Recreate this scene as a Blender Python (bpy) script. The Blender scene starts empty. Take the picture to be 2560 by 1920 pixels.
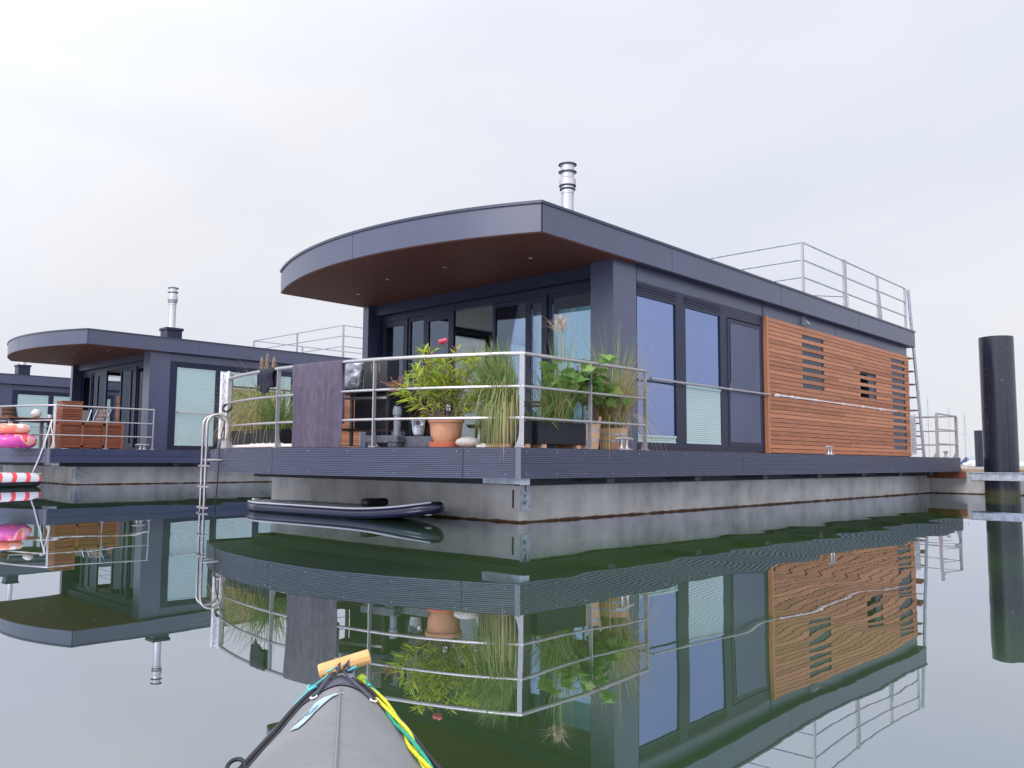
import bpy, bmesh, math, random
from math import sin, cos, pi, sqrt, atan2, radians
from mathutils import Vector, Matrix
random.seed(7)
C = bpy.context.scene.collection
SC = bpy.context.scene

# ------------------------------------------------------------------ camera
cam_d = bpy.data.cameras.new("camera"); cam = bpy.data.objects.new("camera", cam_d); C.objects.link(cam)
SC.camera = cam
cam_d.sensor_width = 36.0; cam_d.lens = 36.0 * 2104.9 / 2560.0
cam_d.clip_start = 0.05; cam_d.clip_end = 6000
YAW, PITCH, ROLL = 0.7491, 0.0904, 0.0073
fw = Vector((cos(PITCH) * cos(YAW), cos(PITCH) * sin(YAW), sin(PITCH)))
rt = fw.cross(Vector((0, 0, 1))).normalized(); up = rt.cross(fw)
r2 = rt * cos(ROLL) + up * sin(ROLL); u2 = -rt * sin(ROLL) + up * cos(ROLL)
M = Matrix.Identity(4)
for i in range(3):
    M[i][0] = r2[i]; M[i][1] = u2[i]; M[i][2] = -fw[i]
M[0][3], M[1][3], M[2][3] = -6.4919, -5.9372, 0.7276
cam.matrix_world = M

# ------------------------------------------------------------------ light
SC.view_settings.view_transform = 'Standard'; SC.view_settings.look = 'None'
SC.view_settings.exposure = 0.0; SC.view_settings.gamma = 1.0
SC.cycles.use_denoising = True
SC.cycles.max_bounces = 10; SC.cycles.glossy_bounces = 5; SC.cycles.transparent_max_bounces = 16
SUN_DIR = Vector((-0.84, -0.10, 0.53)).normalized()          # towards the sun, behind thin cloud
sd = bpy.data.lights.new("sun", 'SUN'); sd.energy = 1.5; sd.angle = radians(25); sd.color = (1.0, 0.96, 0.92)
so = bpy.data.objects.new("sun", sd); C.objects.link(so)
so.rotation_euler = SUN_DIR.to_track_quat('Z', 'Y').to_euler()
W = bpy.data.worlds.new("World"); SC.world = W; W.use_nodes = True
nt = W.node_tree; nt.nodes.clear()
N = nt.nodes.new; L = nt.links.new
out = N('ShaderNodeOutputWorld'); bg = N('ShaderNodeBackground'); L(bg.outputs[0], out.inputs[0])
sky = N('ShaderNodeTexSky'); sky.sky_type = 'NISHITA'; sky.sun_disc = False
sky.sun_elevation = math.asin(SUN_DIR.z); sky.sun_rotation = atan2(SUN_DIR.x, SUN_DIR.y)
bg.inputs[1].default_value = 0.1
tc = N('ShaderNodeTexCoord'); mp = N('ShaderNodeMapping'); mp.inputs['Scale'].default_value = (1, 1, 2.6)
L(tc.outputs['Generated'], mp.inputs[0])
n1 = N('ShaderNodeTexNoise'); n1.inputs['Scale'].default_value = 1.7; n1.inputs['Detail'].default_value = 5; n1.inputs['Roughness'].default_value = 0.5; n1.inputs['Distortion'].default_value = 0.5
L(mp.outputs[0], n1.inputs['Vector'])
cr = N('ShaderNodeValToRGB'); cr.color_ramp.elements[0].position = 0.36; cr.color_ramp.elements[1].position = 0.66
cr.color_ramp.elements[0].color = (7.75, 8.1, 9.15, 1); cr.color_ramp.elements[1].color = (8.95, 9.0, 9.45, 1)
L(n1.outputs[0], cr.inputs[0])
# sky raised behind the camera as fill for facing sides, duller near the horizon
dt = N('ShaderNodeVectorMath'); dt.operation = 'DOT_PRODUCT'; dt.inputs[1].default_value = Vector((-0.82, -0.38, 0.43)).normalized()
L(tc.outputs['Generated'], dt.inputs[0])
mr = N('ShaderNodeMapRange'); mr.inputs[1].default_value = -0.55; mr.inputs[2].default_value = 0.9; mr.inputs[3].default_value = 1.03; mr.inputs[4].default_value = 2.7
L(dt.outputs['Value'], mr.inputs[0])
sp = N('ShaderNodeSeparateXYZ'); L(tc.outputs['Generated'], sp.inputs[0])
mh = N('ShaderNodeMapRange'); mh.inputs[1].default_value = 0.0; mh.inputs[2].default_value = 0.5; mh.inputs[3].default_value = 0.90; mh.inputs[4].default_value = 1.04
L(sp.outputs[2], mh.inputs[0])
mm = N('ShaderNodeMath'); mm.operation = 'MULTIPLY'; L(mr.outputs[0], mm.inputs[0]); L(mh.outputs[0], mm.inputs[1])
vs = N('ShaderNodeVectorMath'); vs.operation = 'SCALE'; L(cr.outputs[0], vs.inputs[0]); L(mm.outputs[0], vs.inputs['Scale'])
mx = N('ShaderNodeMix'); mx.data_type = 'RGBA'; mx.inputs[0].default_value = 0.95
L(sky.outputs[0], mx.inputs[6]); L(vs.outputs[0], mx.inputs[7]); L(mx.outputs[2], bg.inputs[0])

# ------------------------------------------------------------------ materials
def ramp(nt, fac, stops):
    r = nt.nodes.new('ShaderNodeValToRGB')
    while len(r.color_ramp.elements) < len(stops): r.color_ramp.elements.new(0.5)
    for e, (p_, c_) in zip(r.color_ramp.elements, stops): e.position = p_; e.color = (*c_[:3], 1)
    nt.links.new(fac, r.inputs[0]); return r.outputs[0]

def mat(name, col, rough=0.5, metal=0.0, var=0.12, scale=6.0, bump=0.0, bscale=60.0, spec=0.5, stretch=(1, 1, 1), col2=None, transl=0.0):
    m = bpy.data.materials.new(name); m.use_nodes = True; t = m.node_tree
    b = t.nodes['Principled BSDF']; tc = t.nodes.new('ShaderNodeTexCoord')
    mp = t.nodes.new('ShaderNodeMapping'); mp.inputs['Scale'].default_value = stretch; t.links.new(tc.outputs['Object'], mp.inputs[0])
    n = t.nodes.new('ShaderNodeTexNoise'); n.inputs['Scale'].default_value = scale; n.inputs['Detail'].default_value = 6
    t.links.new(mp.outputs[0], n.inputs['Vector'])
    c0 = tuple(c * (1 - var) for c in col); c1 = tuple(c * (1 + var) for c in (col2 or col))
    t.links.new(ramp(t, n.outputs[0], [(0.3, c0), (0.7, c1)]), b.inputs['Base Color'])
    mrr = t.nodes.new('ShaderNodeMapRange'); mrr.inputs[3].default_value = max(0.02, rough * 0.85); mrr.inputs[4].default_value = min(1, rough * 1.15)
    t.links.new(n.outputs[0], mrr.inputs[0]); t.links.new(mrr.outputs[0], b.inputs['Roughness'])
    b.inputs['Metallic'].default_value = metal; b.inputs['Specular IOR Level'].default_value = spec
    if bump:
        n2 = t.nodes.new('ShaderNodeTexNoise'); n2.inputs['Scale'].default_value = bscale; n2.inputs['Detail'].default_value = 4
        t.links.new(mp.outputs[0], n2.inputs['Vector'])
        bp = t.nodes.new('ShaderNodeBump'); bp.inputs['Strength'].default_value = bump; bp.inputs['Distance'].default_value = 0.01
        t.links.new(n2.outputs[0], bp.inputs['Height']); t.links.new(bp.outputs[0], b.inputs['Normal'])
    if transl:
        tr = t.nodes.new('ShaderNodeBsdfTranslucent'); ms = t.nodes.new('ShaderNodeMixShader'); ms.inputs[0].default_value = transl
        t.links.new(b.inputs['Base Color'].links[0].from_socket, tr.inputs[0])
        t.links.new(b.outputs[0], ms.inputs[1]); t.links.new(tr.outputs[0], ms.inputs[2])
        t.links.new(ms.outputs[0], t.nodes['Material Output'].inputs[0])
    return m

def leafmat(name, stops, rough=0.45, transl=0.35, scale=9.0):
    m = bpy.data.materials.new(name); m.use_nodes = True; t = m.node_tree; b = t.nodes['Principled BSDF']
    g = t.nodes.new('ShaderNodeNewGeometry'); tc = t.nodes.new('ShaderNodeTexCoord')
    n = t.nodes.new('ShaderNodeTexNoise'); n.inputs['Scale'].default_value = scale; t.links.new(tc.outputs['Object'], n.inputs['Vector'])
    mi = t.nodes.new('ShaderNodeMath'); mi.operation = 'MULTIPLY_ADD'; mi.inputs[1].default_value = 0.6; t.links.new(g.outputs['Random Per Island'], mi.inputs[0])
    m2 = t.nodes.new('ShaderNodeMath'); m2.operation = 'MULTIPLY'; m2.inputs[1].default_value = 0.4; t.links.new(n.outputs[0], m2.inputs[0]); t.links.new(m2.outputs[0], mi.inputs[2])
    col = ramp(t, mi.outputs[0], stops); t.links.new(col, b.inputs['Base Color']); b.inputs['Roughness'].default_value = rough
    tr = t.nodes.new('ShaderNodeBsdfTranslucent'); t.links.new(col, tr.inputs[0])
    ms = t.nodes.new('ShaderNodeMixShader'); ms.inputs[0].default_value = transl
    t.links.new(b.outputs[0], ms.inputs[1]); t.links.new(tr.outputs[0], ms.inputs[2]); t.links.new(ms.outputs[0], t.nodes['Material Output'].inputs[0])
    return m

def woodmat(name, c0, c1, rough=0.6, axis='X', board=0.0, bw=0.1, grain=30.0):
    """plank wood; board axis gives grooves every bw metres across that object axis"""
    m = bpy.data.materials.new(name); m.use_nodes = True; t = m.node_tree; b = t.nodes['Principled BSDF']
    tc = t.nodes.new('ShaderNodeTexCoord'); mp = t.nodes.new('ShaderNodeMapping')
    mp.inputs['Scale'].default_value = {'X': (0.6, 1, 1), 'Y': (1, 0.6, 1), 'Z': (1, 1, 0.6)}[axis]
    t.links.new(tc.outputs['Object'], mp.inputs[0])
    mp2 = t.nodes.new('ShaderNodeMapping'); mp2.inputs['Scale'].default_value = {'X': (1.2, 14, 14), 'Y': (14, 1.2, 14), 'Z': (14, 14, 1.2)}[axis]
    t.links.new(tc.outputs['Object'], mp2.inputs[0])
    n = t.nodes.new('ShaderNodeTexNoise'); n.inputs['Scale'].default_value = grain / 14; n.inputs['Detail'].default_value = 8; n.inputs['Distortion'].default_value = 0.6
    t.links.new(mp2.outputs[0], n.inputs['Vector'])
    g = t.nodes.new('ShaderNodeNewGeometry'); ad = t.nodes.new('ShaderNodeMath'); ad.operation = 'MULTIPLY_ADD'; ad.inputs[1].default_value = 0.42
    t.links.new(g.outputs['Random Per Island'], ad.inputs[0])
    mu = t.nodes.new('ShaderNodeMath'); mu.operation = 'MULTIPLY'; mu.inputs[1].default_value = 0.75; t.links.new(n.outputs[0], mu.inputs[0]); t.links.new(mu.outputs[0], ad.inputs[2])
    col = ramp(t, ad.outputs[0], [(0.25, c0), (0.75, c1)])
    t.links.new(col, b.inputs['Base Color']); b.inputs['Roughness'].default_value = rough; b.inputs['Specular IOR Level'].default_value = 0.3
    bp = t.nodes.new('ShaderNodeBump'); bp.inputs['Strength'].default_value = 0.25; bp.inputs['Distance'].default_value = 0.004
    h = n.outputs[0]
    if board:
        w = t.nodes.new('ShaderNodeTexWave'); w.wave_type = 'BANDS'; w.bands_direction = {'X': 'Y', 'Y': 'X', 'Z': 'X'}[axis]; w.wave_profile = 'SAW'
        w.inputs['Scale'].default_value = 0.31416 / bw; t.links.new(tc.outputs['Object'], w.inputs['Vector'])
        pw = t.nodes.new('ShaderNodeMath'); pw.operation = 'GREATER_THAN'; pw.inputs[1].default_value = 0.07; t.links.new(w.outputs['Fac'], pw.inputs[0])
        sm = t.nodes.new('ShaderNodeMath'); sm.operation = 'MULTIPLY_ADD'; sm.inputs[1].default_value = board; t.links.new(pw.outputs[0], sm.inputs[0]); t.links.new(n.outputs[0], sm.inputs[2]); h = sm.outputs[0]
        gm = t.nodes.new('ShaderNodeMapRange'); gm.inputs[3].default_value = 0.35; gm.inputs[4].default_value = 1.0; t.links.new(pw.outputs[0], gm.inputs[0])
        vm = t.nodes.new('ShaderNodeVectorMath'); vm.operation = 'SCALE'; t.links.new(col, vm.inputs[0]); t.links.new(gm.outputs[0], vm.inputs['Scale']); t.links.new(vm.outputs[0], b.inputs['Base Color'])
    t.links.new(h, bp.inputs['Height']); t.links.new(bp.outputs[0], b.inputs['Normal'])
    return m

def glassmat(name, refl_tint, trans_tint, base=0.25, ior=1.5, rough=0.0):
    m = bpy.data.materials.new(name); m.use_nodes = True; t = m.node_tree; t.nodes.remove(t.nodes['Principled BSDF'])
    gl = t.nodes.new('ShaderNodeBsdfGlossy'); gl.inputs['Roughness'].default_value = rough; gl.inputs['Color'].default_value = (*refl_tint, 1)
    tr = t.nodes.new('ShaderNodeBsdfTransparent'); tr.inputs['Color'].default_value = (*trans_tint, 1)
    fr = t.nodes.new('ShaderNodeFresnel'); fr.inputs['IOR'].default_value = ior
    mr = t.nodes.new('ShaderNodeMapRange'); mr.inputs[3].default_value = base; mr.inputs[4].default_value = 1.0; t.links.new(fr.outputs[0], mr.inputs[0])
    ms = t.nodes.new('ShaderNodeMixShader'); t.links.new(mr.outputs[0], ms.inputs[0]); t.links.new(tr.outputs[0], ms.inputs[1]); t.links.new(gl.outputs[0], ms.inputs[2])
    if base > .2:
        tc = t.nodes.new('ShaderNodeTexCoord'); n = t.nodes.new('ShaderNodeTexNoise'); n.inputs['Scale'].default_value = 1.1; n.inputs['Detail'].default_value = 2; t.links.new(tc.outputs['Object'], n.inputs['Vector'])
        bp = t.nodes.new('ShaderNodeBump'); bp.inputs['Strength'].default_value = .6; bp.inputs['Distance'].default_value = .02; t.links.new(n.outputs[0], bp.inputs['Height']); t.links.new(bp.outputs[0], gl.inputs['Normal'])
    t.links.new(ms.outputs[0], t.nodes['Material Output'].inputs[0]); return m

MT = {}
MT['clad'] = mat('anthracite_cladding', (0.040, 0.048, 0.096), 0.34, var=0.10, scale=1.2, stretch=(1, 1, .35), bump=0.05, bscale=300, spec=0.7)
MT['frame'] = mat('window_frame_paint', (0.012, 0.016, 0.042), 0.42, var=0.08, scale=3, spec=0.3)
MT['cap'] = mat('roof_edge_metal', (0.02, 0.028, 0.06), 0.3, var=0.1)
MT['fascia'] = mat('ribbed_composite', (0.056, 0.064, 0.112), 0.45, var=0.12, scale=2.5, stretch=(1, 1, 6), bump=0.15, bscale=80)
MT['fascia_flat'] = mat('smooth_fascia_board', (0.024, 0.031, 0.078), 0.45, var=0.06, scale=2)
MT['trim'] = mat('corner_aluminium', (0.11, 0.115, 0.155), 0.4, metal=0.2, var=0.05)
MT['dark'] = mat('underside_dark_steel', (0.012, 0.014, 0.022), 0.7, var=0.2)  # dark steel of the deck frame, also used behind the larch
MT['steel'] = mat('brushed_stainless', (0.44, 0.42, 0.43), 0.38, metal=1.0, var=0.08, scale=20)
MT['post'] = mat('satin_stainless_post', (0.36, 0.35, 0.375), 0.48, metal=0.6, var=0.08, scale=15)
MT['galv'] = mat('galvanised_steel', (0.36, 0.40, 0.46), 0.45, metal=0.6, var=0.25, scale=14)
MT['flue'] = mat('polished_flue', (0.44, 0.43, 0.46), 0.34, metal=0.75, var=0.06, scale=8)
MT['black'] = mat('black_metal', (0.014, 0.014, 0.018), 0.45, var=0.2)
MT['blackplastic'] = mat('black_planter_resin', (0.012, 0.013, 0.019), 0.55, var=0.1, spec=0.25)
MT['white'] = mat('white_paint', (0.72, 0.72, 0.74), 0.45, var=0.06)
MT['offwhite'] = mat('interior_white', (0.62, 0.62, 0.62), 0.7, var=0.04)
MT['ingrey'] = mat('interior_grey', (0.26, 0.26, 0.28), 0.7, var=0.05)
MT['indark'] = mat('interior_dark', (0.10, 0.10, 0.12), 0.7, var=0.05)
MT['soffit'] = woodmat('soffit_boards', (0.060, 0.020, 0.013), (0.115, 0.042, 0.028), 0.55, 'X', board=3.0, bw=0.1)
MT['deckwood'] = woodmat('deck_boards', (0.22, 0.11, 0.07), (0.36, 0.20, 0.14), 0.7, 'Y', board=3.0, bw=0.14)
MT['larch'] = woodmat('larch_cladding', (0.20, 0.078, 0.040), (0.40, 0.172, 0.096), 0.62, 'X')
MT['larchpost'] = woodmat('larch_edge_post', (0.26, 0.10, 0.045), (0.38, 0.17, 0.085), 0.6, 'Z')
MT['teak'] = woodmat('oiled_teak', (0.12, 0.034, 0.017), (0.24, 0.078, 0.040), 0.5, 'X')
MT['barrel'] = woodmat('pale_pine_staves', (0.42, 0.24, 0.14), (0.56, 0.36, 0.23), 0.65, 'Z')
MT['bamboo'] = woodmat('varnished_bamboo', (0.52, 0.28, 0.10), (0.70, 0.43, 0.18), 0.28, 'X')
MT['terracotta'] = mat('terracotta', (0.46, 0.22, 0.13), 0.8, var=0.14, scale=9, bump=0.2, bscale=90)
MT['saucer'] = mat('red_saucer_plastic', (0.46, 0.13, 0.08), 0.5, var=0.06)
MT['soil'] = mat('potting_soil', (0.05, 0.035, 0.028), 0.95, var=0.4, scale=60, bump=0.8, bscale=120)
MT['towel'] = mat('purple_terry_towel', (0.112, 0.090, 0.135), 0.95, var=0.22, scale=22, bump=1.0, bscale=420, stretch=(1, 1, 0.4))
MT['navycloth'] = mat('navy_swimwear', (0.010, 0.011, 0.028), 0.8, var=0.2)
MT['blind'] = mat('pleated_blind_fabric', (0.35, 0.465, 0.475), 0.7, var=0.04, scale=2, transl=0.06)
MT['blindlit'] = mat('backlit_blind_fabric', (0.92, 0.98, 0.96), 0.9, var=0.02, scale=2, transl=0.85)
MT['curtain'] = mat('pale_curtain', (0.84, 0.90, 0.98), 0.9, var=0.05, scale=3, transl=0.1)
MT['bluecurtain'] = mat('blue_green_curtain', (0.60, 0.93, 0.96), 0.9, var=0.05, scale=3, transl=0.1)
MT['sideglass'] = glassmat('blue_coated_glass', (0.42, 0.53, 0.92), (0.60, 0.66, 0.70), base=0.51, ior=1.45)
MT['frontglass'] = glassmat('terrace_door_glass', (0.55, 0.66, 0.85), (0.80, 0.86, 0.88), base=0.08, ior=1.45)
MT['slotglass'] = glassmat('dark_slot_glass', (0.35, 0.40, 0.50), (0.02, 0.02, 0.03), base=0.22, ior=1.45)
MT['clear'] = glassmat('clear_glass', (0.9, 0.9, 0.9), (0.9, 0.92, 0.93), base=0.04, ior=1.45)
MT['doorglass'] = glassmat('dim_door_glass', (0.30, 0.36, 0.48), (0.22, 0.25, 0.30), base=0.06, ior=1.45)
MT['screen'] = glassmat('insect_screen', (0.30, 0.32, 0.44), (0.88, 0.88, 0.92), base=0.22, ior=1.2, rough=0.4)
MT['rope_white'] = mat('white_rope', (0.66, 0.63, 0.62), 0.9, var=0.15, scale=60, bump=0.6, bscale=200)
MT['rubber'] = mat('black_rubber', (0.012, 0.012, 0.016), 0.5, var=0.2)
MT['aluwhite'] = mat('weathered_white_aluminium', (0.62, 0.60, 0.64), 0.5, metal=0.2, var=0.15, scale=10)

def concrete(name, base=0.30, stain=True):
    m = bpy.data.materials.new(name); m.use_nodes = True; t = m.node_tree; b = t.nodes['Principled BSDF']; b.inputs['Roughness'].default_value = 0.85
    tc = t.nodes.new('ShaderNodeTexCoord')
    n = t.nodes.new('ShaderNodeTexNoise'); n.inputs['Scale'].default_value = 1.3; n.inputs['Detail'].default_value = 9; n.inputs['Roughness'].default_value = 0.62; t.links.new(tc.outputs['Object'], n.inputs['Vector'])
    mp = t.nodes.new('ShaderNodeMapping'); mp.inputs['Scale'].default_value = (4, 4, 0.8); t.links.new(tc.outputs['Object'], mp.inputs[0])
    n2 = t.nodes.new('ShaderNodeTexNoise'); n2.inputs['Scale'].default_value = 1.0; n2.inputs['Detail'].default_value = 5; t.links.new(mp.outputs[0], n2.inputs['Vector'])
    mx = t.nodes.new('ShaderNodeMath'); mx.operation = 'MULTIPLY_ADD'; mx.inputs[1].default_value = 0.25; t.links.new(n2.outputs[0], mx.inputs[0])
    m3 = t.nodes.new('ShaderNodeMath'); m3.operation = 'MULTIPLY'; m3.inputs[1].default_value = 0.75; t.links.new(n.outputs[0], m3.inputs[0]); t.links.new(m3.outputs[0], mx.inputs[2])
    col = ramp(t, mx.outputs[0], [(0.34, (base * 0.60, base * 0.60, base * 0.60)), (0.5, (base, base * 0.99, base * 0.96)), (0.66, (base * 1.3, base * 1.29, base * 1.27))])
    if stain:
        sx = t.nodes.new('ShaderNodeSeparateXYZ'); t.links.new(tc.outputs['Object'], sx.inputs[0])
        nn = t.nodes.new('ShaderNodeTexNoise'); nn.inputs['Scale'].default_value = 5; nn.inputs['Detail'].default_value = 7; t.links.new(tc.outputs['Object'], nn.inputs['Vector'])
        a = t.nodes.new('ShaderNodeMath'); a.operation = 'MULTIPLY_ADD'; a.inputs[1].default_value = -0.05; t.links.new(nn.outputs[0], a.inputs[0]); t.links.new(sx.outputs[2], a.inputs[2])
        r = t.nodes.new('ShaderNodeMapRange'); r.inputs[1].default_value = -0.008; r.inputs[2].default_value = 0.004; t.links.new(a.outputs[0], r.inputs[0])
        mi = t.nodes.new('ShaderNodeMix'); mi.data_type = 'RGBA'; t.links.new(r.outputs[0], mi.inputs[0]); mi.inputs[6].default_value = (0.085, 0.038, 0.014, 1); t.links.new(col, mi.inputs[7]); col = mi.outputs[2]
    t.links.new(col, b.inputs['Base Color'])
    bp = t.nodes.new('ShaderNodeBump'); bp.inputs['Strength'].default_value = 0.3; bp.inputs['Distance'].default_value = 0.02; t.links.new(n.outputs[0], bp.inputs['Height']); t.links.new(bp.outputs[0], b.inputs['Normal'])
    return m
MT['concrete'] = concrete('pontoon_concrete', 0.47)
MT['jetty'] = concrete('jetty_concrete', 0.38)
MT['leaf_ole'] = leafmat('oleander_leaf', [(0.1, (0.13, 0.24, 0.04)), (0.4, (0.30, 0.42, 0.05)), (0.65, (0.50, 0.58, 0.07)), (0.92, (0.72, 0.62, 0.08))])
MT['leaf_fig'] = leafmat('fig_leaf', [(0.1, (0.09, 0.20, 0.05)), (0.5, (0.16, 0.32, 0.07)), (0.9, (0.34, 0.46, 0.12))])
MT['grass'] = leafmat('lemongrass', [(0.1, (0.07, 0.16, 0.05)), (0.45, (0.20, 0.30, 0.09)), (0.7, (0.38, 0.40, 0.16)), (0.92, (0.55, 0.44, 0.22))])
MT['grass_dk'] = leafmat('green_grass', [(0.1, (0.03, 0.11, 0.03)), (0.5, (0.10, 0.20, 0.05)), (0.9, (0.30, 0.36, 0.10))])
MT['drygrass'] = leafmat('dry_grass', [(0.1, (0.16, 0.20, 0.07)), (0.4, (0.36, 0.34, 0.14)), (0.65, (0.50, 0.36, 0.18)), (0.92, (0.62, 0.48, 0.30))])
MT['plume'] = leafmat('feather_plume', [(0.1, (0.42, 0.29, 0.20)), (0.9, (0.68, 0.54, 0.42))], 0.9)
MT['flower'] = leafmat('pink_petals', [(0.1, (0.62, 0.04, 0.13)), (0.9, (0.85, 0.20, 0.30))])
MT['redstem'] = mat('reddish_stem', (0.22, 0.07, 0.07), 0.6, var=0.3, scale=20)
MT['bark'] = mat('grey_brown_bark', (0.17, 0.115, 0.09), 0.85, var=0.25, scale=30, bump=0.5, bscale=80)
MT['canopy'] = leafmat('distant_foliage', [(0.1, (0.018, 0.045, 0.02)), (0.9, (0.06, 0.10, 0.035))], 0.8, 0.1)

# ------------------------------------------------------------------ mesh builder
class MB:
    def __init__(s): s.v = []; s.f = []; s.mi = []; s.m = 0
    def add(s, vs, fs):
        o = len(s.v); s.v += [tuple(x) for x in vs]
        for f in fs: s.f.append(tuple(i + o for i in f)); s.mi.append(s.m)
        return s
    def box(s, x0, x1, y0, y1, z0, z1):
        if x0 > x1: x0, x1 = x1, x0
        if y0 > y1: y0, y1 = y1, y0
        if z0 > z1: z0, z1 = z1, z0
        return s.add([(x0, y0, z0), (x1, y0, z0), (x1, y1, z0), (x0, y1, z0), (x0, y0, z1), (x1, y0, z1), (x1, y1, z1), (x0, y1, z1)],
                     [(0, 3, 2, 1), (4, 5, 6, 7), (0, 1, 5, 4), (1, 2, 6, 5), (2, 3, 7, 6), (3, 0, 4, 7)])
    def obox(s, c, ax, ay, az):
        c, ax, ay, az = map(Vector, (c, ax, ay, az)); vs = []
        for k in (-1, 1):
            for (i, j) in ((-1, -1), (1, -1), (1, 1), (-1, 1)): vs.append(c + ax * i + ay * j + az * k)
        return s.add(vs, [(0, 3, 2, 1), (4, 5, 6, 7), (0, 1, 5, 4), (1, 2, 6, 5), (2, 3, 7, 6), (3, 0, 4, 7)])
    def beam(s, p0, p1, w, h, upv=(0, 0, 1)):
        p0, p1 = Vector(p0), Vector(p1); d = p1 - p0; u = Vector(upv); sd_ = d.cross(u)
        if sd_.length < 1e-6: sd_ = d.cross(Vector((1, 0, 0)))
        sd_.normalize(); uu = sd_.cross(d).normalized()
        return s.obox((p0 + p1) / 2, d / 2, sd_ * w / 2, uu * h / 2)
    def tube(s, pts, r, n=8, closed=False, caps=True):
        pts = [Vector(p) for p in pts]; m = len(pts); vs = []; prev = None
        rr = r if isinstance(r, (list, tuple)) else [r] * m
        for i, p in enumerate(pts):
            if closed: d = pts[(i + 1) % m] - pts[i - 1]
            else: d = pts[min(i + 1, m - 1)] - pts[max(i - 1, 0)]
            if d.length < 1e-9: d = Vector((0, 0, 1))
            d.normalize()
            if prev is None:
                a = Vector((0, 0, 1)) if abs(d.z) < 0.9 else Vector((1, 0, 0)); u = d.cross(a).normalized()
            else:
                u = prev - d * prev.dot(d)
                u = u.normalized() if u.length > 1e-6 else d.orthogonal().normalized()
            prev = u; w = d.cross(u)
            for k in range(n):
                t = 2 * pi * k / n; vs.append(p + (u * cos(t) + w * sin(t)) * rr[i])
        fs = []
        for i in range(m if closed else m - 1):
            j = (i + 1) % m
            for k in range(n): fs.append((i * n + k, i * n + (k + 1) % n, j * n + (k + 1) % n, j * n + k))
        if caps and not closed: fs.append(tuple(range(n - 1, -1, -1))); fs.append(tuple((m - 1) * n + k for k in range(n)))
        return s.add(vs, fs)
    def lathe(s, prof, c=(0, 0, 0), n=24, caps=True):
        c = Vector(c); vs = []
        for (r, z) in prof:
            for k in range(n): t = 2 * pi * k / n; vs.append((c.x + r * cos(t), c.y + r * sin(t), c.z + z))
        fs = []
        for i in range(len(prof) - 1):
            for k in range(n): fs.append((i * n + k, i * n + (k + 1) % n, (i + 1) * n + (k + 1) % n, (i + 1) * n + k))
        if caps: fs.append(tuple(range(n - 1, -1, -1))); fs.append(tuple((len(prof) - 1) * n + k for k in range(n)))
        return s.add(vs, fs)
    def prism(s, poly, z0, z1):
        n = len(poly); vs = [(x, y, z0) for x, y in poly] + [(x, y, z1) for x, y in poly]
        return s.add(vs, [tuple(range(n - 1, -1, -1)), tuple(range(n, 2 * n))] + [(i, (i + 1) % n, n + (i + 1) % n, n + i) for i in range(n)])
    def ribbon(s, pts, w, side=None, fold=0.0):
        """thin leaf blade along pts with widths w (list)"""
        pts = [Vector(p) for p in pts]; vs = []
        for i, p in enumerate(pts):
            d = pts[min(i + 1, len(pts) - 1)] - pts[max(i - 1, 0)]
            sv = side if side is not None else d.cross(Vector((0, 0, 1)))
            sv = Vector(sv) - d * (Vector(sv).dot(d) / max(d.length_squared, 1e-9))
            if sv.length < 1e-6: sv = Vector((1, 0, 0))
            sv.normalize(); vs += [p - sv * w[i] / 2, p + sv * w[i] / 2]
        return s.add(vs, [(2 * i, 2 * i + 1, 2 * i + 3, 2 * i + 2) for i in range(len(pts) - 1)])
    def ball(s, c, rx, ry, rz, nu=14, nv=9, jit=0.0):
        c = Vector(c); vs = []; fs = []
        for j in range(1, nv):
            a = pi * j / nv
            for i in range(nu):
                b = 2 * pi * i / nu; q = 1 + random.uniform(-jit, jit)
                vs.append((c.x + rx * sin(a) * cos(b) * q, c.y + ry * sin(a) * sin(b) * q, c.z + rz * cos(a) * q))
        t = len(vs); vs.append((c.x, c.y, c.z + rz)); vs.append((c.x, c.y, c.z - rz))
        for j in range(nv - 2):
            for i in range(nu): fs.append((j * nu + i, (j + 1) * nu + i, (j + 1) * nu + (i + 1) % nu, j * nu + (i + 1) % nu))
        for i in range(nu): fs.append((t, i, (i + 1) % nu)); fs.append((t + 1, (nv - 2) * nu + (i + 1) % nu, (nv - 2) * nu + i))
        return s.add(vs, fs)
    def build(s, name, mats, parent=None, smooth=False, loc=None, bevel=0.0, kind=None):
        if not isinstance(mats, (list, tuple)): mats = [mats]
        me = bpy.data.meshes.new(name); me.from_pydata(s.v, [], s.f)
        for m in mats: me.materials.append(m)
        me.polygons.foreach_set('material_index', s.mi)
        if smooth is True: me.polygons.foreach_set('use_smooth', [True] * len(s.f))
        me.update(); o = bpy.data.objects.new(name, me); C.objects.link(o)
        if parent is not None: o.parent = parent
        if loc is not None: o.location = loc
        if smooth == 'auto':
            me.polygons.foreach_set('use_smooth', [True] * len(s.f)); me.set_sharp_from_angle(angle=radians(35))
        if bevel:
            b = o.modifiers.new('bevel', 'BEVEL'); b.width = bevel; b.segments = 2; b.limit_method = 'ANGLE'
        if kind: o['kind'] = kind
        return o

def thing(name, label, cat, loc=(0, 0, 0), rz=0.0, group=None):
    o = bpy.data.objects.new(name, None); C.objects.link(o); o.location = loc; o.rotation_euler = (0, 0, rz); o.empty_display_size = 0.2
    o['label'] = label; o['category'] = cat
    if group: o['group'] = group
    return o
def tag(o, label, cat, group=None):
    o['label'] = label; o['category'] = cat
    if group: o['group'] = group
    return o
def copy_tree(o, parent=None):
    c = o.copy(); C.objects.link(c)
    if parent is not None: c.parent = parent
    for ch in list(o.children): copy_tree(ch, c)
    return c

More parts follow.
